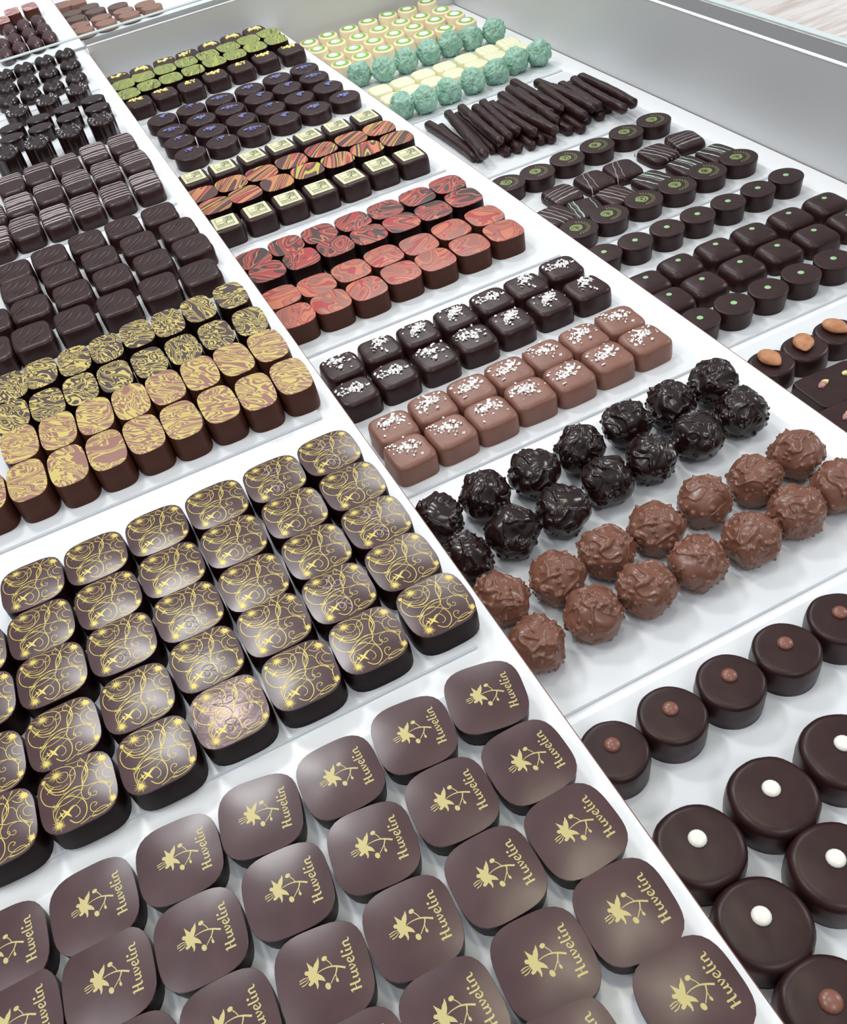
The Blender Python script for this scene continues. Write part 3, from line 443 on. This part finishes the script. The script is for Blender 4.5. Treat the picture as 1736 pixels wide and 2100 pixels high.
place('swirl', [swirl_proto(), swirl_proto('mark_pale'), swirl_proto('mark'), swirl_proto('mark', True)], 'gold swirl dark square', 'chocolate', 'dark squares with gold swirl print', pick=sw_pick, jit=1.2)
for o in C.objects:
    if o.name.startswith('gold_swirl_chocolate') and any(ch.parent == o and ch.data.materials[0] == M['glare_top'] for ch in C.objects if ch.type == 'MESH' and ch.name.startswith('smooth_top')):
        o['label'] = 'gold swirl square with glare-coloured crackled top and pressed fifty mark, front row'
# ---------------------------------------------------------------- marbled transfer chocolates
def capped(name, f, body, top, part='marbled_top'):
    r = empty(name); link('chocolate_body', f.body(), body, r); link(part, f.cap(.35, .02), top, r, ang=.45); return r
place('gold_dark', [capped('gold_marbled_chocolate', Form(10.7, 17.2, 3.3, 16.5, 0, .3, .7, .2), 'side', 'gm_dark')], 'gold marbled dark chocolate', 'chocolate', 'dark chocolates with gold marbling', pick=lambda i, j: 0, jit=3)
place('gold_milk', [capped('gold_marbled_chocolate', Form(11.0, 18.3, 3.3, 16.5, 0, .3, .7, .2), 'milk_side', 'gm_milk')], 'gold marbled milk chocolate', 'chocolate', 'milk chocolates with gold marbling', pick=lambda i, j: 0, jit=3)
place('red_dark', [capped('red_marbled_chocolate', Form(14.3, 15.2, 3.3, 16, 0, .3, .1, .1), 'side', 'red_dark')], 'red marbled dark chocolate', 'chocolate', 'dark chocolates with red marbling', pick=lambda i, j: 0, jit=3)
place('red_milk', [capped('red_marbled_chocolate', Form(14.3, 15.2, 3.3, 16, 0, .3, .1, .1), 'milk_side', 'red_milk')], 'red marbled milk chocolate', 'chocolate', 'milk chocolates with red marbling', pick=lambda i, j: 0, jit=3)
place('orange', [capped('orange_striped_chocolate', Form(15.2, 15.6, 2.9, 16, 0, .3, .0, .1), 'side', 'orange', 'striped_top')], 'orange and yellow striped chocolate', 'chocolate', 'orange striped chocolates', pick=lambda i, j: 0, jit=4)
place('green', [capped('green_striped_chocolate', Form(13.6, 18.0, 3.4, 15, 0, .3, .0, .1), 'side', 'green', 'striped_top')], 'green striped chocolate', 'chocolate', 'green striped chocolates by the end wall', pick=lambda i, j: 0, jit=4)
# ---------------------------------------------------------------- enrobed rectangles, plain with ridges
def ridged(seed):
    f = Form(14.2, 17.2, 5.2, 14.5, 2.4, .5, .3, .3); rng = random.Random(seed); bm = f.body(.5, seed=seed)
    for k in range(4):
        x = -7 + k * 4.6 + rng.uniform(-1, 1); y = 5 - k * 3 + rng.uniform(-1, 1); ribbon(bm, f, [(x - 7, y - 8, .8), (x, y, 2.2), (x + 6, y + 8 + rng.uniform(-2, 2), 1.0)], rnd=.4, clip=.93, step=1)
    return link('ridged_chocolate', bm, 'dark')
place('plain', [ridged(k) for k in range(4)], 'plain dark rectangle with slanting ridges', 'chocolate', 'plain ridged dark chocolates', jit=1.5)
def drape(bm, f, axis, c, w_, rnd, slope=0, down=.45, wob=0, seed=0):
    """A line of icing laid right across the piece and a little down both flanks."""
    A, B = (f.a, f.b) if axis == 'x' else (f.b, f.a); rng = random.Random(seed); pts = []
    lim = A * (1 - min(.98, abs(c) / B) ** f.n) ** (1 / f.n) * .992
    n = 22
    for k in range(n + 1):
        t = -lim + 2 * lim * k / n; cc = c + slope * t + wob * math.sin(k * .7 + seed)
        cc = max(-B * .97, min(B * .97, cc))
        x, y = (t, cc) if axis == 'x' else (cc, t)
        pts.append(f.at(x, y, 0))
    for end, s_ in ((0, -1), (-1, 1)):
        p = pts[end].copy(); q = []
        for dz in (1.5, 3.5, f.h * down):
            v = p.copy(); v.z = max(1, p.z - dz)
            if axis == 'x': v.x += s_ * .15
            else: v.y += s_ * .15
            q.append(v)
        pts = list(reversed(q)) + pts if end == 0 else pts + q
    prev = None
    for i, p in enumerate(pts):
        a, b_ = pts[max(0, i - 1)], pts[min(len(pts) - 1, i + 1)]; T = (b_ - a).normalized()
        S = Vector((0, 1, 0)) if axis == 'x' else Vector((1, 0, 0)); Nn = T.cross(S); Nn = Nn if Nn.z > 0 or (Nn.z == 0) else -Nn
        if abs(T.z) > .8:
            o_ = Vector((p.x, 0, 0)) if axis == 'x' else Vector((0, p.y, 0)); Nn = o_.normalized()
        ww = w_ / 2 * (.5 if i in (0, len(pts) - 1) else 1)
        row = [bm.verts.new(p + S * ww * a_ + Nn * b2) for a_, b2 in ((-1, -.05), (-.6, rnd * .8), (0, rnd), (.6, rnd * .8), (1, -.05))]
        if prev:
            for k in range(4): bm.faces.new((prev[k], row[k], row[k + 1], prev[k + 1]))
        prev = row
def striped(name, seed, f, body, lines, axis='x', cs=None, wid=(.5, 1.4), slope=0, part='icing_lines', down=.45, wob=.1):
    rng = random.Random(seed); r = empty(name); link('chocolate_body', f.body(.4, seed=seed), body, r)
    for li, (m_, n_) in enumerate(lines):
        bm = bmesh.new()
        for k in range(n_):
            c = cs[k % len(cs)] + rng.uniform(-1, 1) if cs and li == 0 else rng.uniform(-.75, .75) * (f.b if axis == 'x' else f.a)
            drape(bm, f, axis, c, rng.uniform(*wid), .22, slope + rng.uniform(-.04, .04), down, wob, seed * 7 + k)
        link(part, bm, m_, r)
    return r
fq = Form(12.6, 24, 4.6, 13.5, 2.4, .6, .2, .3)
place('stripe', [striped('striped_chocolate', k, fq, 'dark', [(('white_line', 7), ('white_line', 4), ('white_line', 6))[k % 3]], 'x', [19, 14, 9, 4, -1, -7, -13], (.7, 1.9) if k != 3 else (1.8, 3.0)) for k in range(5)], 'dark chocolate with thin white lines', 'chocolate', 'dark chocolates with white lines', jit=1.5)
fw = Form(13.2, 14.2, 4.2, 12, 2.6, .6, .2, .3)
place('white', [striped('white_striped_chocolate', 20 + k, fw, 'white_choc', [('pale_line', 4)], 'x' if k != 2 else 'y', [9, 4, -1, -6], (.7, 1.5)) for k in range(3)], 'white square with pale green lines', 'chocolate', 'white chocolates beside the mint clusters', ref='steel wall', jit=4)
fd = Form(15.2, 17.6, 4.4, 9, 2.4, .8, .2, .5)
dz = [striped('drizzled_chocolate', 40 + k, fd, 'dark', [('white_line', [4, 3, 1, 5, 2][k])] + ([('teal_line', 3)] if k in (1, 2) else []), 'y' if k != 3 else 'x', [-8, -2, 3, 8], (.5, 1.2), .15 * (k - 2), wob=.35) for k in range(5)]
place('drizzle', dz, 'flat dark chocolate with icing lines', 'chocolate', 'drizzled dark chocolates between the green prints', ref='white step', fromright=False, jit=14)
# ---------------------------------------------------------------- salted squares
def flakes(f, seed, n=46, cx=0, cy=1.5):
    rng = random.Random(seed); bm = bmesh.new(); ang = rng.uniform(-.5, .9)
    for k in range(n):
        if rng.random() < .85: u, v = rng.gauss(0, 4.6), rng.gauss(0, 2.2)
        else: u, v = rng.uniform(-11, 11), rng.uniform(-11, 11)
        x = cx + u * math.cos(ang) - v * math.sin(ang); y = cy + u * math.sin(ang) + v * math.cos(ang)
        if f.R(x, y) > .9: continue
        s = rng.uniform(.5, 1.45); r = bmesh.ops.create_cube(bm, size=1)
        mt = Matrix.Translation(f.at(x, y, .15 + (rng.random() ** 2) * .9)) @ Matrix.Rotation(rng.uniform(0, 6.28), 4, 'Z') @ Matrix.Rotation(rng.uniform(-.8, .8), 4, 'X') @ Matrix.Diagonal((s * rng.uniform(1, 1.9), s, s * .4, 1))
        for q in r['verts']: q.co = mt @ (q.co + Vector((rng.uniform(-.2, .2), rng.uniform(-.2, .2), 0)))
    return bm
def salted(seed, body):
    f = Form(13.9, 14.1, 4.6, 15, 3.0, .5, .25, .3); r = empty('salted_chocolate'); link('chocolate_body', f.body(.45, seed=seed), body, r)
    rng = random.Random(seed); o = link('salt_flakes', flakes(f, seed, 84, rng.uniform(-2.5, 2.5), rng.uniform(1, 4.5)), 'salt', r, smooth=False); o['kind'] = 'stuff'; return r
place('salt_dark', [salted(k, 'dark') for k in range(5)], 'salt-topped dark square', 'chocolate', 'dark squares topped with salt flakes', jit=3)
place('salt_milk', [salted(10 + k, 'milk') for k in range(5)], 'salt-topped milk chocolate square', 'chocolate', 'milk squares topped with salt flakes', jit=3)
# ---------------------------------------------------------------- rochers and mint clusters
def rocher(name, seed, m_, **k):
    bm = lump(seed, **k); return link(name, bm, m_, ang=None)
place('rocher_dark', [rocher('dark_nut_rocher', k, 'dark_gloss', R=14.2, nuts=52, amp=.095, nr=.095, sub=6, low=.98, smooth_top=.75) for k in range(1, 6)], 'glossy dark nut ball', 'chocolate', 'dark nut rochers', rotrand=True)
place('rocher_milk', [rocher('milk_nut_rocher', k, 'milk_gloss', R=14.0, nuts=95, amp=.085, nr=.075, sub=6, low=.95, smooth_top=.45) for k in range(11, 16)], 'glossy milk nut ball', 'chocolate', 'milk nut rochers', rotrand=True)
place('mint', [rocher('mint_cluster', k, 'mint', R=13.6, nuts=10, amp=.08, nr=.14, crumple=.105, low=.95) for k in range(21, 25)], 'crumpled mint green ball', 'chocolate', 'mint green clusters', ref='steel wall', rotrand=True)
# ---------------------------------------------------------------- discs with beads and dots
def bead(bm, x, y, z, r, fl_=.5):
    q = bmesh.ops.create_uvsphere(bm, u_segments=16, v_segments=8, radius=r)
    for v in q['verts']: v.co = Vector((v.co.x + x, v.co.y + y, z + v.co.z * fl_))
def beaded(name, f, m_, bm_r, dx, dy, body='dark', seed=0, part='bead'):
    r = empty(name); link('chocolate_body', f.body(.35, seed=seed), body, r); bm = bmesh.new(); bead(bm, dx, dy, f.at(dx, dy).z + .35, bm_r); link(part, bm, m_, r); return r
fm = Form(15, 15, 2, 17, 2.4, .5, .1, .3)
md = [beaded('bead_topped_disc', fm, 'bean_milk', 3.6, .3, 2.0, seed=k, part='milk_bead') for k in range(3)]
place('milkdot', md, 'dark disc with small milk chocolate bead', 'chocolate', 'dark discs with a milk bead', rownames=[''])
fW = Form(17.7, 17.2, 2.15, 17, 3.4, .6, .1, .4)
place('whitedot', [beaded('bead_topped_disc', fW, 'bean_white', 3.7, .2, 2.0, seed=5 + k, part='white_bead') for k in range(3)], 'large dark disc with white bead', 'chocolate', 'large dark discs with a white bead', rownames=['back row', 'front row'])
place('milkdot_front', [beaded('bead_topped_disc', fW, 'bean_milk', 4.1, 0, 1.5, seed=9, part='milk_bead')], 'large dark disc with milk bead before white bead discs', 'chocolate', None, rownames=[''])
def dotted(name, f, seed, r_=2.2, dy=.6, m_='green_dot', body='dark'):
    r = empty(name); link('chocolate_body', f.body(.3, seed=seed), body, r); bm = bmesh.new(); vs_ = []
    for k in range(16):
        t = 2 * math.pi * k / 16; vs_.append(bm.verts.new(f.at(r_ * math.cos(t), dy + r_ * math.sin(t), .12)))
    bm.faces.new(vs_)
    low = [bm.verts.new(Vector((v.co.x * 1.08, (v.co.y - dy) * 1.08 + dy, v.co.z - .15))) for v in vs_]
    for k in range(16): bm.faces.new((low[k], low[(k + 1) % 16], vs_[(k + 1) % 16], vs_[k]))
    link('icing_dot', bm, m_, r); return r
fg = Form(14.6, 14.2, 2, 15.5, 1.0, .3, -1.2, .1)
place('greendot', [dotted('green_dot_disc', fg, k) for k in range(3)], 'dark disc with green dot', 'chocolate', 'dark discs with a green dot', ref='white step', fromright=False)
fgs = Form(15.6, 14.9, 4.2, 14.5, 4.4, 1.8, .3, .4)
place('greensquare', [dotted('green_dot_square', fgs, 10 + k, 2.0, 3.2) for k in range(3)], 'domed dark square with green dot', 'chocolate', 'dark squares with a green dot', ref='white step', fromright=False)
# green emblem discs
fe = Form(17.0, 16.6, 2, 13.5, .8, .2, -.8, .1)
def emblem(seed):
    r = empty('green_emblem_disc'); link('chocolate_body', fe.body(.2, seed=seed), 'dark', r); rng = random.Random(seed); bm = bmesh.new()
    for k in range(17):
        t0 = rng.uniform(0, 6.28); rr = rng.uniform(1.2, 5.6); P = [(-1.8 + rr * math.cos(t0 + q * .55) * rng.uniform(.85, 1.15), .8 + rr * math.sin(t0 + q * .55) * rng.uniform(.85, 1.15)) for q in range(6)]
        ribbon(bm, fe, P, rng.uniform(.5, 1.1), .05 + k * .004)
    for k in range(13):
        t = -1.9 + k * .25; x, y = -.8 + 9.3 * math.cos(t), .5 + 9.3 * math.sin(t); x2, y2 = -.8 + 11 * math.cos(t + .05), .5 + 11 * math.sin(t + .05); ribbon(bm, fe, [(x, y), (x2, y2)], .8, .05)
    ribbon(bm, fe, [(-.8 + 8.4 * math.cos(t), .5 + 8.4 * math.sin(t)) for t in [-1.8 + q * .3 for q in range(11)]], .35, .05)
    link('green_print', bm, 'green_print', r, smooth=False); return r
place('greenprint', [emblem(k) for k in range(3)], 'dark disc with green emblem', 'chocolate', 'dark discs printed with a green emblem', ref='white step', fromright=False)
# ---------------------------------------------------------------- petals, crumbs, plaques
fb = Form(16.9, 18.2, 2, 12.5, 1.8, .4, 0, .2)
def sprinkle(name, f, m_, part, seed, n, spread, cx, cy, size, body='dark'):
    r = empty(name); link('chocolate_body', f.body(.35, seed=seed), body, r); rng = random.Random(seed); bm = bmesh.new()
    for k in range(n):
        x, y = cx + rng.gauss(0, spread), cy + rng.gauss(0, spread * .55)
        if f.R(x, y) > .85: continue
        q = bmesh.ops.create_icosphere(bm, subdivisions=1, radius=size * rng.uniform(.6, 1.2))
        c = f.at(x, y, .4); e = Vector((rng.uniform(.8, 1.6), rng.uniform(.6, 1.2), rng.uniform(.5, .9))); a = rng.uniform(0, 3)
        for v in q['verts']: v.co = Matrix.Rotation(a, 3, 'Z') @ Vector((v.co.x * e.x, v.co.y * e.y, v.co.z * e.z)) * rng.uniform(.8, 1.15) + c
    o = link(part, bm, m_, r, smooth=False); o['kind'] = 'stuff'; return r
place('blue', [sprinkle('petal_topped_disc', fb, 'blue', 'blue_petals', k, [13, 8, 18, 10][k], 4.0, [0, 3, -1, 2][k], [3, 4, 2, 6][k], 1.6) for k in range(4)], 'dark disc with blue petals', 'chocolate', 'dark discs topped with blue petals')
fc = Form(14.6, 18, 4.2, 15, 2.2, .5, 0, .4)
place('crumb_back', [sprinkle('crumb_topped_chocolate', fc, 'yellow', 'yellow_crumbs', k, [24, 15, 28][k - 60], 5.6, [-2, 3, 0][k - 60], 3, 1.9) for k in (60, 61, 62)], 'dark square with yellow crumbs behind the green stripes', 'chocolate', 'dark squares with yellow crumbs', rownames=[''])
place('crumb', [sprinkle('crumb_topped_chocolate', fc, 'yellow', 'yellow_crumbs', k, [24, 14, 26][k - 70], 5.4, [-3, 2, -1][k - 70], 6, 1.7) for k in (70, 71, 72)], 'dark square with yellow crumbs in front of green stripes', 'chocolate', 'dark squares with yellow crumbs', rownames=[''])
fp = Form(14.1, 16.6, 4.8, 16, 2.0, .3, .2, .3)
def plaqued():
    r = empty('plaque_topped_chocolate'); link('chocolate_body', fp.body(.3), 'dark', r); bm = bmesh.new(); z = fp.h
    box(bm, -10.5, 10.5, -11.5, 12, z - .25, z + .5, .15); pl = link('plaque', bm, 'plaque', r, smooth=False)
    flat = Form(40, 40, 4, z + .52, 0, 0)
    bm = bmesh.new()
    for a, b_ in (((-7.6, -8.6), (7.6, -8.6)), ((7.6, -8.6), (7.6, 9)), ((7.6, 9), (-7.6, 9)), ((-7.6, 9), (-7.6, -8.6))): ribbon(bm, flat, [a, b_], .45, .02)
    rng = random.Random(4)
    ribbon(bm, flat, [(-6, -2), (-2, -3), (1, -1), (3, 3), (5, 6)], 1.0, .02); ribbon(bm, flat, [(1, -1), (1.5, -5)], .8, .02); ribbon(bm, flat, [(4, 2), (6.5, 2), (6.5, 7)], .9, .02)
    ribbon(bm, flat, [(2, 6), (4, 8), (6, 7)], 1.2, .02); ribbon(bm, flat, [(-6.5, 1), (-4, 2), (-2, 1)], .7, .02)
    link('engraving', bm, 'ink', pl, smooth=False)
    bm = bmesh.new(); blob(bm, flat, [(-7.4, -8.4), (7.4, -8.4), (7.4, -3), (2, -4.5), (-7.4, -2)], .01); blob(bm, flat, [(-2, 0), (7.4, -2), (7.4, 8.8), (0, 8.8)], .01)
    link('engraving_tone', bm, 'ink2', pl, smooth=False); return r
pp = plaqued()
A = place('plaque_back', [pp], 'dark square with cream plaque behind the orange stripes', 'chocolate', 'dark squares with a cream plaque', pick=lambda i, j: 0, rownames=[''], jit=4)
place('plaque', [plaqued()], 'dark square with cream plaque in front of orange stripes', 'chocolate', 'dark squares with a cream plaque', pick=lambda i, j: 0, rownames=[''], jit=4)
# ---------------------------------------------------------------- hearts, fluted, ovals
def polar(name, rad, h, m_, N=72, dome=1.5, rd=1.5, a=1, b_=1, lobes=None, seed=0):
    """Body from a plan radius rad(t); top from lobes(x, y)."""
    bm = bmesh.new(); rings = []; prof = [(1, 0), (1.0, h * .35), (1.0, h * .7), (1, h - rd)] + [(1 - .16 * (1 - math.cos(math.pi / 2 * k / 5)), h - rd + rd * math.sin(math.pi / 2 * k / 5)) for k in range(1, 6)] + [(.84 * (1 - k / 10), h) for k in range(1, 10)]
    for r, z in prof:
        ring = []
        for i in range(N):
            t = 2 * math.pi * i / N; R_ = rad(t) * r; x, y = R_ * math.cos(t) * a, R_ * math.sin(t) * b_
            zz = z + (lobes(x, y, r, t) if lobes and z > h * .8 else 0); ring.append(bm.verts.new((x, y, zz)))
        rings.append(ring)
    for A_, B_ in zip(rings, rings[1:]):
        for i in range(N): bm.faces.new((A_[i], A_[(i + 1) % N], B_[(i + 1) % N], B_[i]))
    c = bm.verts.new((0, 0, h + (lobes(0, 0, 0, 0) if lobes else 0)))
    for i in range(N): bm.faces.new((rings[-1][i], rings[-1][(i + 1) % N], c))
    bm.faces.new(list(reversed(rings[0]))); return link(name, bm, m_)
def heart_r(t):
    c, s_ = math.cos(t), math.sin(t); return 10.8 * (1 + .10 * c * c + .05 * s_ - .16 * math.exp(-((t - math.pi / 2) / .32) ** 2))
def heart_l(x, y, r, t):
    k = max(0, 1 - r * r); g = math.exp(-((abs(x) - 5.2) ** 2) / 22 - ((y - 1) / 11) ** 2); c = math.exp(-(x / 2.0) ** 2)
    return k * 2.4 + 2.2 * g * min(1, 3 * k) - 1.5 * c * min(1, 2.5 * k)
hp = polar('heart_chocolate', heart_r, 8.5, 'dark_gloss', N=64, rd=3.6, b_=1.42, a=1.05, lobes=heart_l)
place('heart', [hp], 'glossy dark double-humped heart', 'chocolate', 'glossy heart chocolates', pick=lambda i, j: 0)
def fl_r(t): return 13.2 * (1 + .05 * math.cos(7 * t))
def fl_l(x, y, r, t): return 1.5 * math.cos(7 * t) * math.exp(-((r - .72) / .26) ** 2) - 1.6 * math.exp(-(r / .4) ** 2)
place('flute_far', [polar('fluted_chocolate', fl_r, 13, 'dark_gloss', N=112, rd=2.2, b_=1.45, lobes=fl_l)], 'short fluted dark flower behind the ovals', 'chocolate', 'fluted flower chocolates', pick=lambda i, j: 0, rownames=[''])
place('flute', [polar('fluted_chocolate', fl_r, 20, 'dark_gloss', N=112, rd=2.2, b_=1.35, lobes=fl_l)], 'tall fluted dark flower in front of the ovals', 'chocolate', 'fluted flower chocolates', pick=lambda i, j: 0, rownames=[''])
def ov_l(x, y, r, t): return .5 * (1 - r * r)
place('oval', [polar('oval_chocolate', lambda t: 13.2, 13, 'dark_gloss', rd=1.0, b_=.92, a=1.0, lobes=ov_l)], 'glossy dark oval chocolate', 'chocolate', 'glossy oval chocolates', pick=lambda i, j: 0)
# ---------------------------------------------------------------- cream cups
def cup(tilt=0):
    r = empty('cream_cup'); f = Form(13.0, 15.4, 2, 19, 2.0, 0, -.8, .9); link('cup_shell', f.body(), 'cream', r)
    g = Form(30, 30, 2, 19.05, 0, 0)
    for nm, m_, rx, up in (('toasted_rim', 'cream_rim', 10.3, .0), ('pistachio_ring', 'cream_green', 9.3, .12), ('sugar_centre', 'cream_white', 6.0, .25)):
        bm = bmesh.new()
        q = bmesh.ops.create_cone(bm, cap_ends=True, segments=28, radius1=rx * 1.03, radius2=rx, depth=.4)
        for v in q['verts']: v.co = Vector((v.co.x, v.co.y * 1.2 + (.6 if 'sugar' in nm else 0), v.co.z + 19 + up))
        link(nm, bm, m_, r)
    return r
cc = place('cream', [cup()], 'cream cup with green ring', 'confection', 'cream cups with a pistachio ring', pick=lambda i, j: 0, ref='steel wall', jit=8)
rr = random.Random(3)
for o in cc:
    if rr.random() < .35: o.rotation_euler[0] = rr.uniform(-.02, .05); o.rotation_euler[1] = rr.uniform(-.04, .04)
# ---------------------------------------------------------------- peel sticks
def stick(name, p, q, zc, seed, w_=4.9):
    rng = random.Random(seed); bm = bmesh.new(); p = Vector((p[0] / 10, p[1] / 10, 0)); q = Vector((q[0] / 10, q[1] / 10, 0)); mid = (p + q) / 2; d = q - p; Lh = d.length / 2; rings = []; n = 26; bend = rng.uniform(-2.5, 2.5)
    for k in range(n + 1):
        t = -1 + 2 * k / n; s = min(1, math.sqrt(max(0, 1 - ((abs(t) * Lh - (Lh - w_ * .8)) / (w_ * .8)) ** 2)) if abs(t) * Lh > Lh - w_ * .8 else 1); s = max(s, .12); ring = []
        for i in range(14):
            a = 2 * math.pi * i / 14; c, s2 = math.cos(a), math.sin(a); kk = (abs(c) ** 3.2 + abs(s2) ** 3.2) ** (-1 / 3.2)
            wx = w_ * s * (1 + .14 * noise.noise(Vector((t * 4, seed, a)))) ; wz = w_ * .95 * s * (1 + .12 * noise.noise(Vector((t * 5, seed + 9, c))))
            ring.append(bm.verts.new((t * Lh, kk * c * wx + bend * (1 - t * t), kk * s2 * wz + .25 * noise.noise(Vector((t * 9, i, seed))))))
        rings.append(ring)
    for A_, B_ in zip(rings, rings[1:]):
        for i in range(14): bm.faces.new((A_[i], A_[(i + 1) % 14], B_[(i + 1) % 14], B_[i]))
    bm.faces.new(list(reversed(rings[0]))); bm.faces.new(rings[-1])
    o = link(name, bm, 'dark'); o.location = (mid.x / 1000, mid.y / 1000, -.076 + .002 + zc / 1000); o.rotation_euler = (0, rng.uniform(-.006, .006), math.atan2(d.y, d.x)); return o
for k, (p, q) in enumerate(DATA['stick_low']['rows']):
    tag(stick('chocolate_peel_stick', p, q, 5.0, k, 4.8), f'dark peel stick in the bottom layer, {ORD[k] if k < 10 else ["eleventh", "twelfth", "thirteenth", "fourteenth"][k - 10]} from the white step', 'confection', 'chocolate coated peel sticks')
for k, (p, q) in enumerate(DATA['stick_top']['rows']):
    tag(stick('chocolate_peel_stick', p, q, 13.6, 40 + k, 4.9), f'dark peel stick lying on top of the heap, {ORD[k] if k < 10 else ["eleventh", "twelfth", "thirteenth", "fourteenth", "fifteenth", "sixteenth", "seventeenth"][k - 10]} from the white step', 'confection', 'chocolate coated peel sticks')
# ---------------------------------------------------------------- almond discs and pistachio squares
fa = Form(15.4, 14.6, 2.2, 14.5, 3.0, -.2, .2, .3)
def almond(seed):
    r = empty('almond_topped_disc'); link('chocolate_body', fa.body(.4, seed=seed), 'dark', r); rng = random.Random(seed); bm = bmesh.new(); q = bmesh.ops.create_icosphere(bm, subdivisions=4, radius=1)
    for v in q['verts']:
        x, y, z = v.co; k = 1 - .42 * max(0, x) ** 1.5; wv = 1 + .02 * math.sin(y * 22); v.co = Vector((x * 9.8, y * 6.9 * k * wv, z * 3.4 * k * wv))
        v.co = Matrix.Rotation(rng.uniform(0, 0) + math.radians([-90, -123, -78][seed]), 3, 'Z') @ v.co; v.co += Vector((0, 2, 16.6))
    link('almond', bm, 'almond', r); return r
place('almond', [almond(k) for k in range(3)], 'dark disc topped with a whole almond', 'chocolate', 'dark discs with a whole almond', pick=lambda i, j: j, rownames=[''], ref='white step', fromright=False)
def pistachio(seed):
    f = Form(13.6, 16.4, 7, 9.5, 1.0, .15, .2, .1); r = empty('nib_topped_chocolate'); link('chocolate_body', f.body(.25, seed=seed), 'dark', r); rng = random.Random(seed)
    for m_, n_, nm in (('nib_green', 2, 'pistachio_nib'), ('nib_pink', 3, 'pink_nib')):
        for k in range(n_):
            bm = bmesh.new(); q = bmesh.ops.create_icosphere(bm, subdivisions=2, radius=1.9); c = f.at(2 + rng.uniform(-2.5, 2.5), 3 + rng.uniform(-2, 2), .5)
            for v in q['verts']: v.co = Vector((v.co.x * 1.5 * rng.uniform(.8, 1.2), v.co.y * rng.uniform(.8, 1.2), v.co.z * .7)) + c
            link(nm, bm, m_, r, smooth=False)
    return r
place('pistachio', [pistachio(k) for k in range(2)], 'flat dark square topped with nibs', 'chocolate', 'flat dark squares with nibs', rownames=['back row', 'front row'], ref='white step', fromright=False)
# ---------------------------------------------------------------- far case beyond the glass rim
def dome_l(x, y, r, t): return 6 * (1 - r * r) + .9 * math.exp(-((abs(x) - 4) / 3) ** 2) * (1 - r)
place('far_dome', [polar('domed_chocolate', lambda t: 10, 7, 'dark_shell', N=40, rd=4, b_=2.3, a=1, lobes=dome_l)], 'small domed dark chocolate beyond the rim', 'chocolate', 'domed chocolates in the far case', pick=lambda i, j: 0, ref='far shelf edge')
place('far_pink', [capped('pink_marbled_chocolate', Form(10.4, 21, 5, 12, 0, .4, .6, .1), 'milk_side', 'pink')], 'pink marbled chocolate beyond the rim', 'chocolate', 'pink marbled chocolates in the far case', pick=lambda i, j: 0, rownames=[''], ref='far shelf edge')
def far_oval(m_, nm): return polar(nm, lambda t: 16, 8, m_, N=40, rd=.8)
place('far_milk', [far_oval('far_milk', 'milk_oval')], 'pale milk chocolate oval beyond the rim', 'chocolate', 'milk ovals in the far case', pick=lambda i, j: 0, fromright=False, ref='shelf edge')
place('far_dark', [far_oval('far_dark', 'dark_oval')], 'matte dark oval behind the milk ovals', 'chocolate', 'dark ovals in the far case', pick=lambda i, j: 0, fromright=False)
place('far_square', [link('milk_square', Form(13, 20, 6, 12, .5, .1).body(), 'far_milk')], 'pale milk square behind the dark ovals', 'chocolate', 'milk squares in the far case', pick=lambda i, j: 0, fromright=False, rownames=[''])
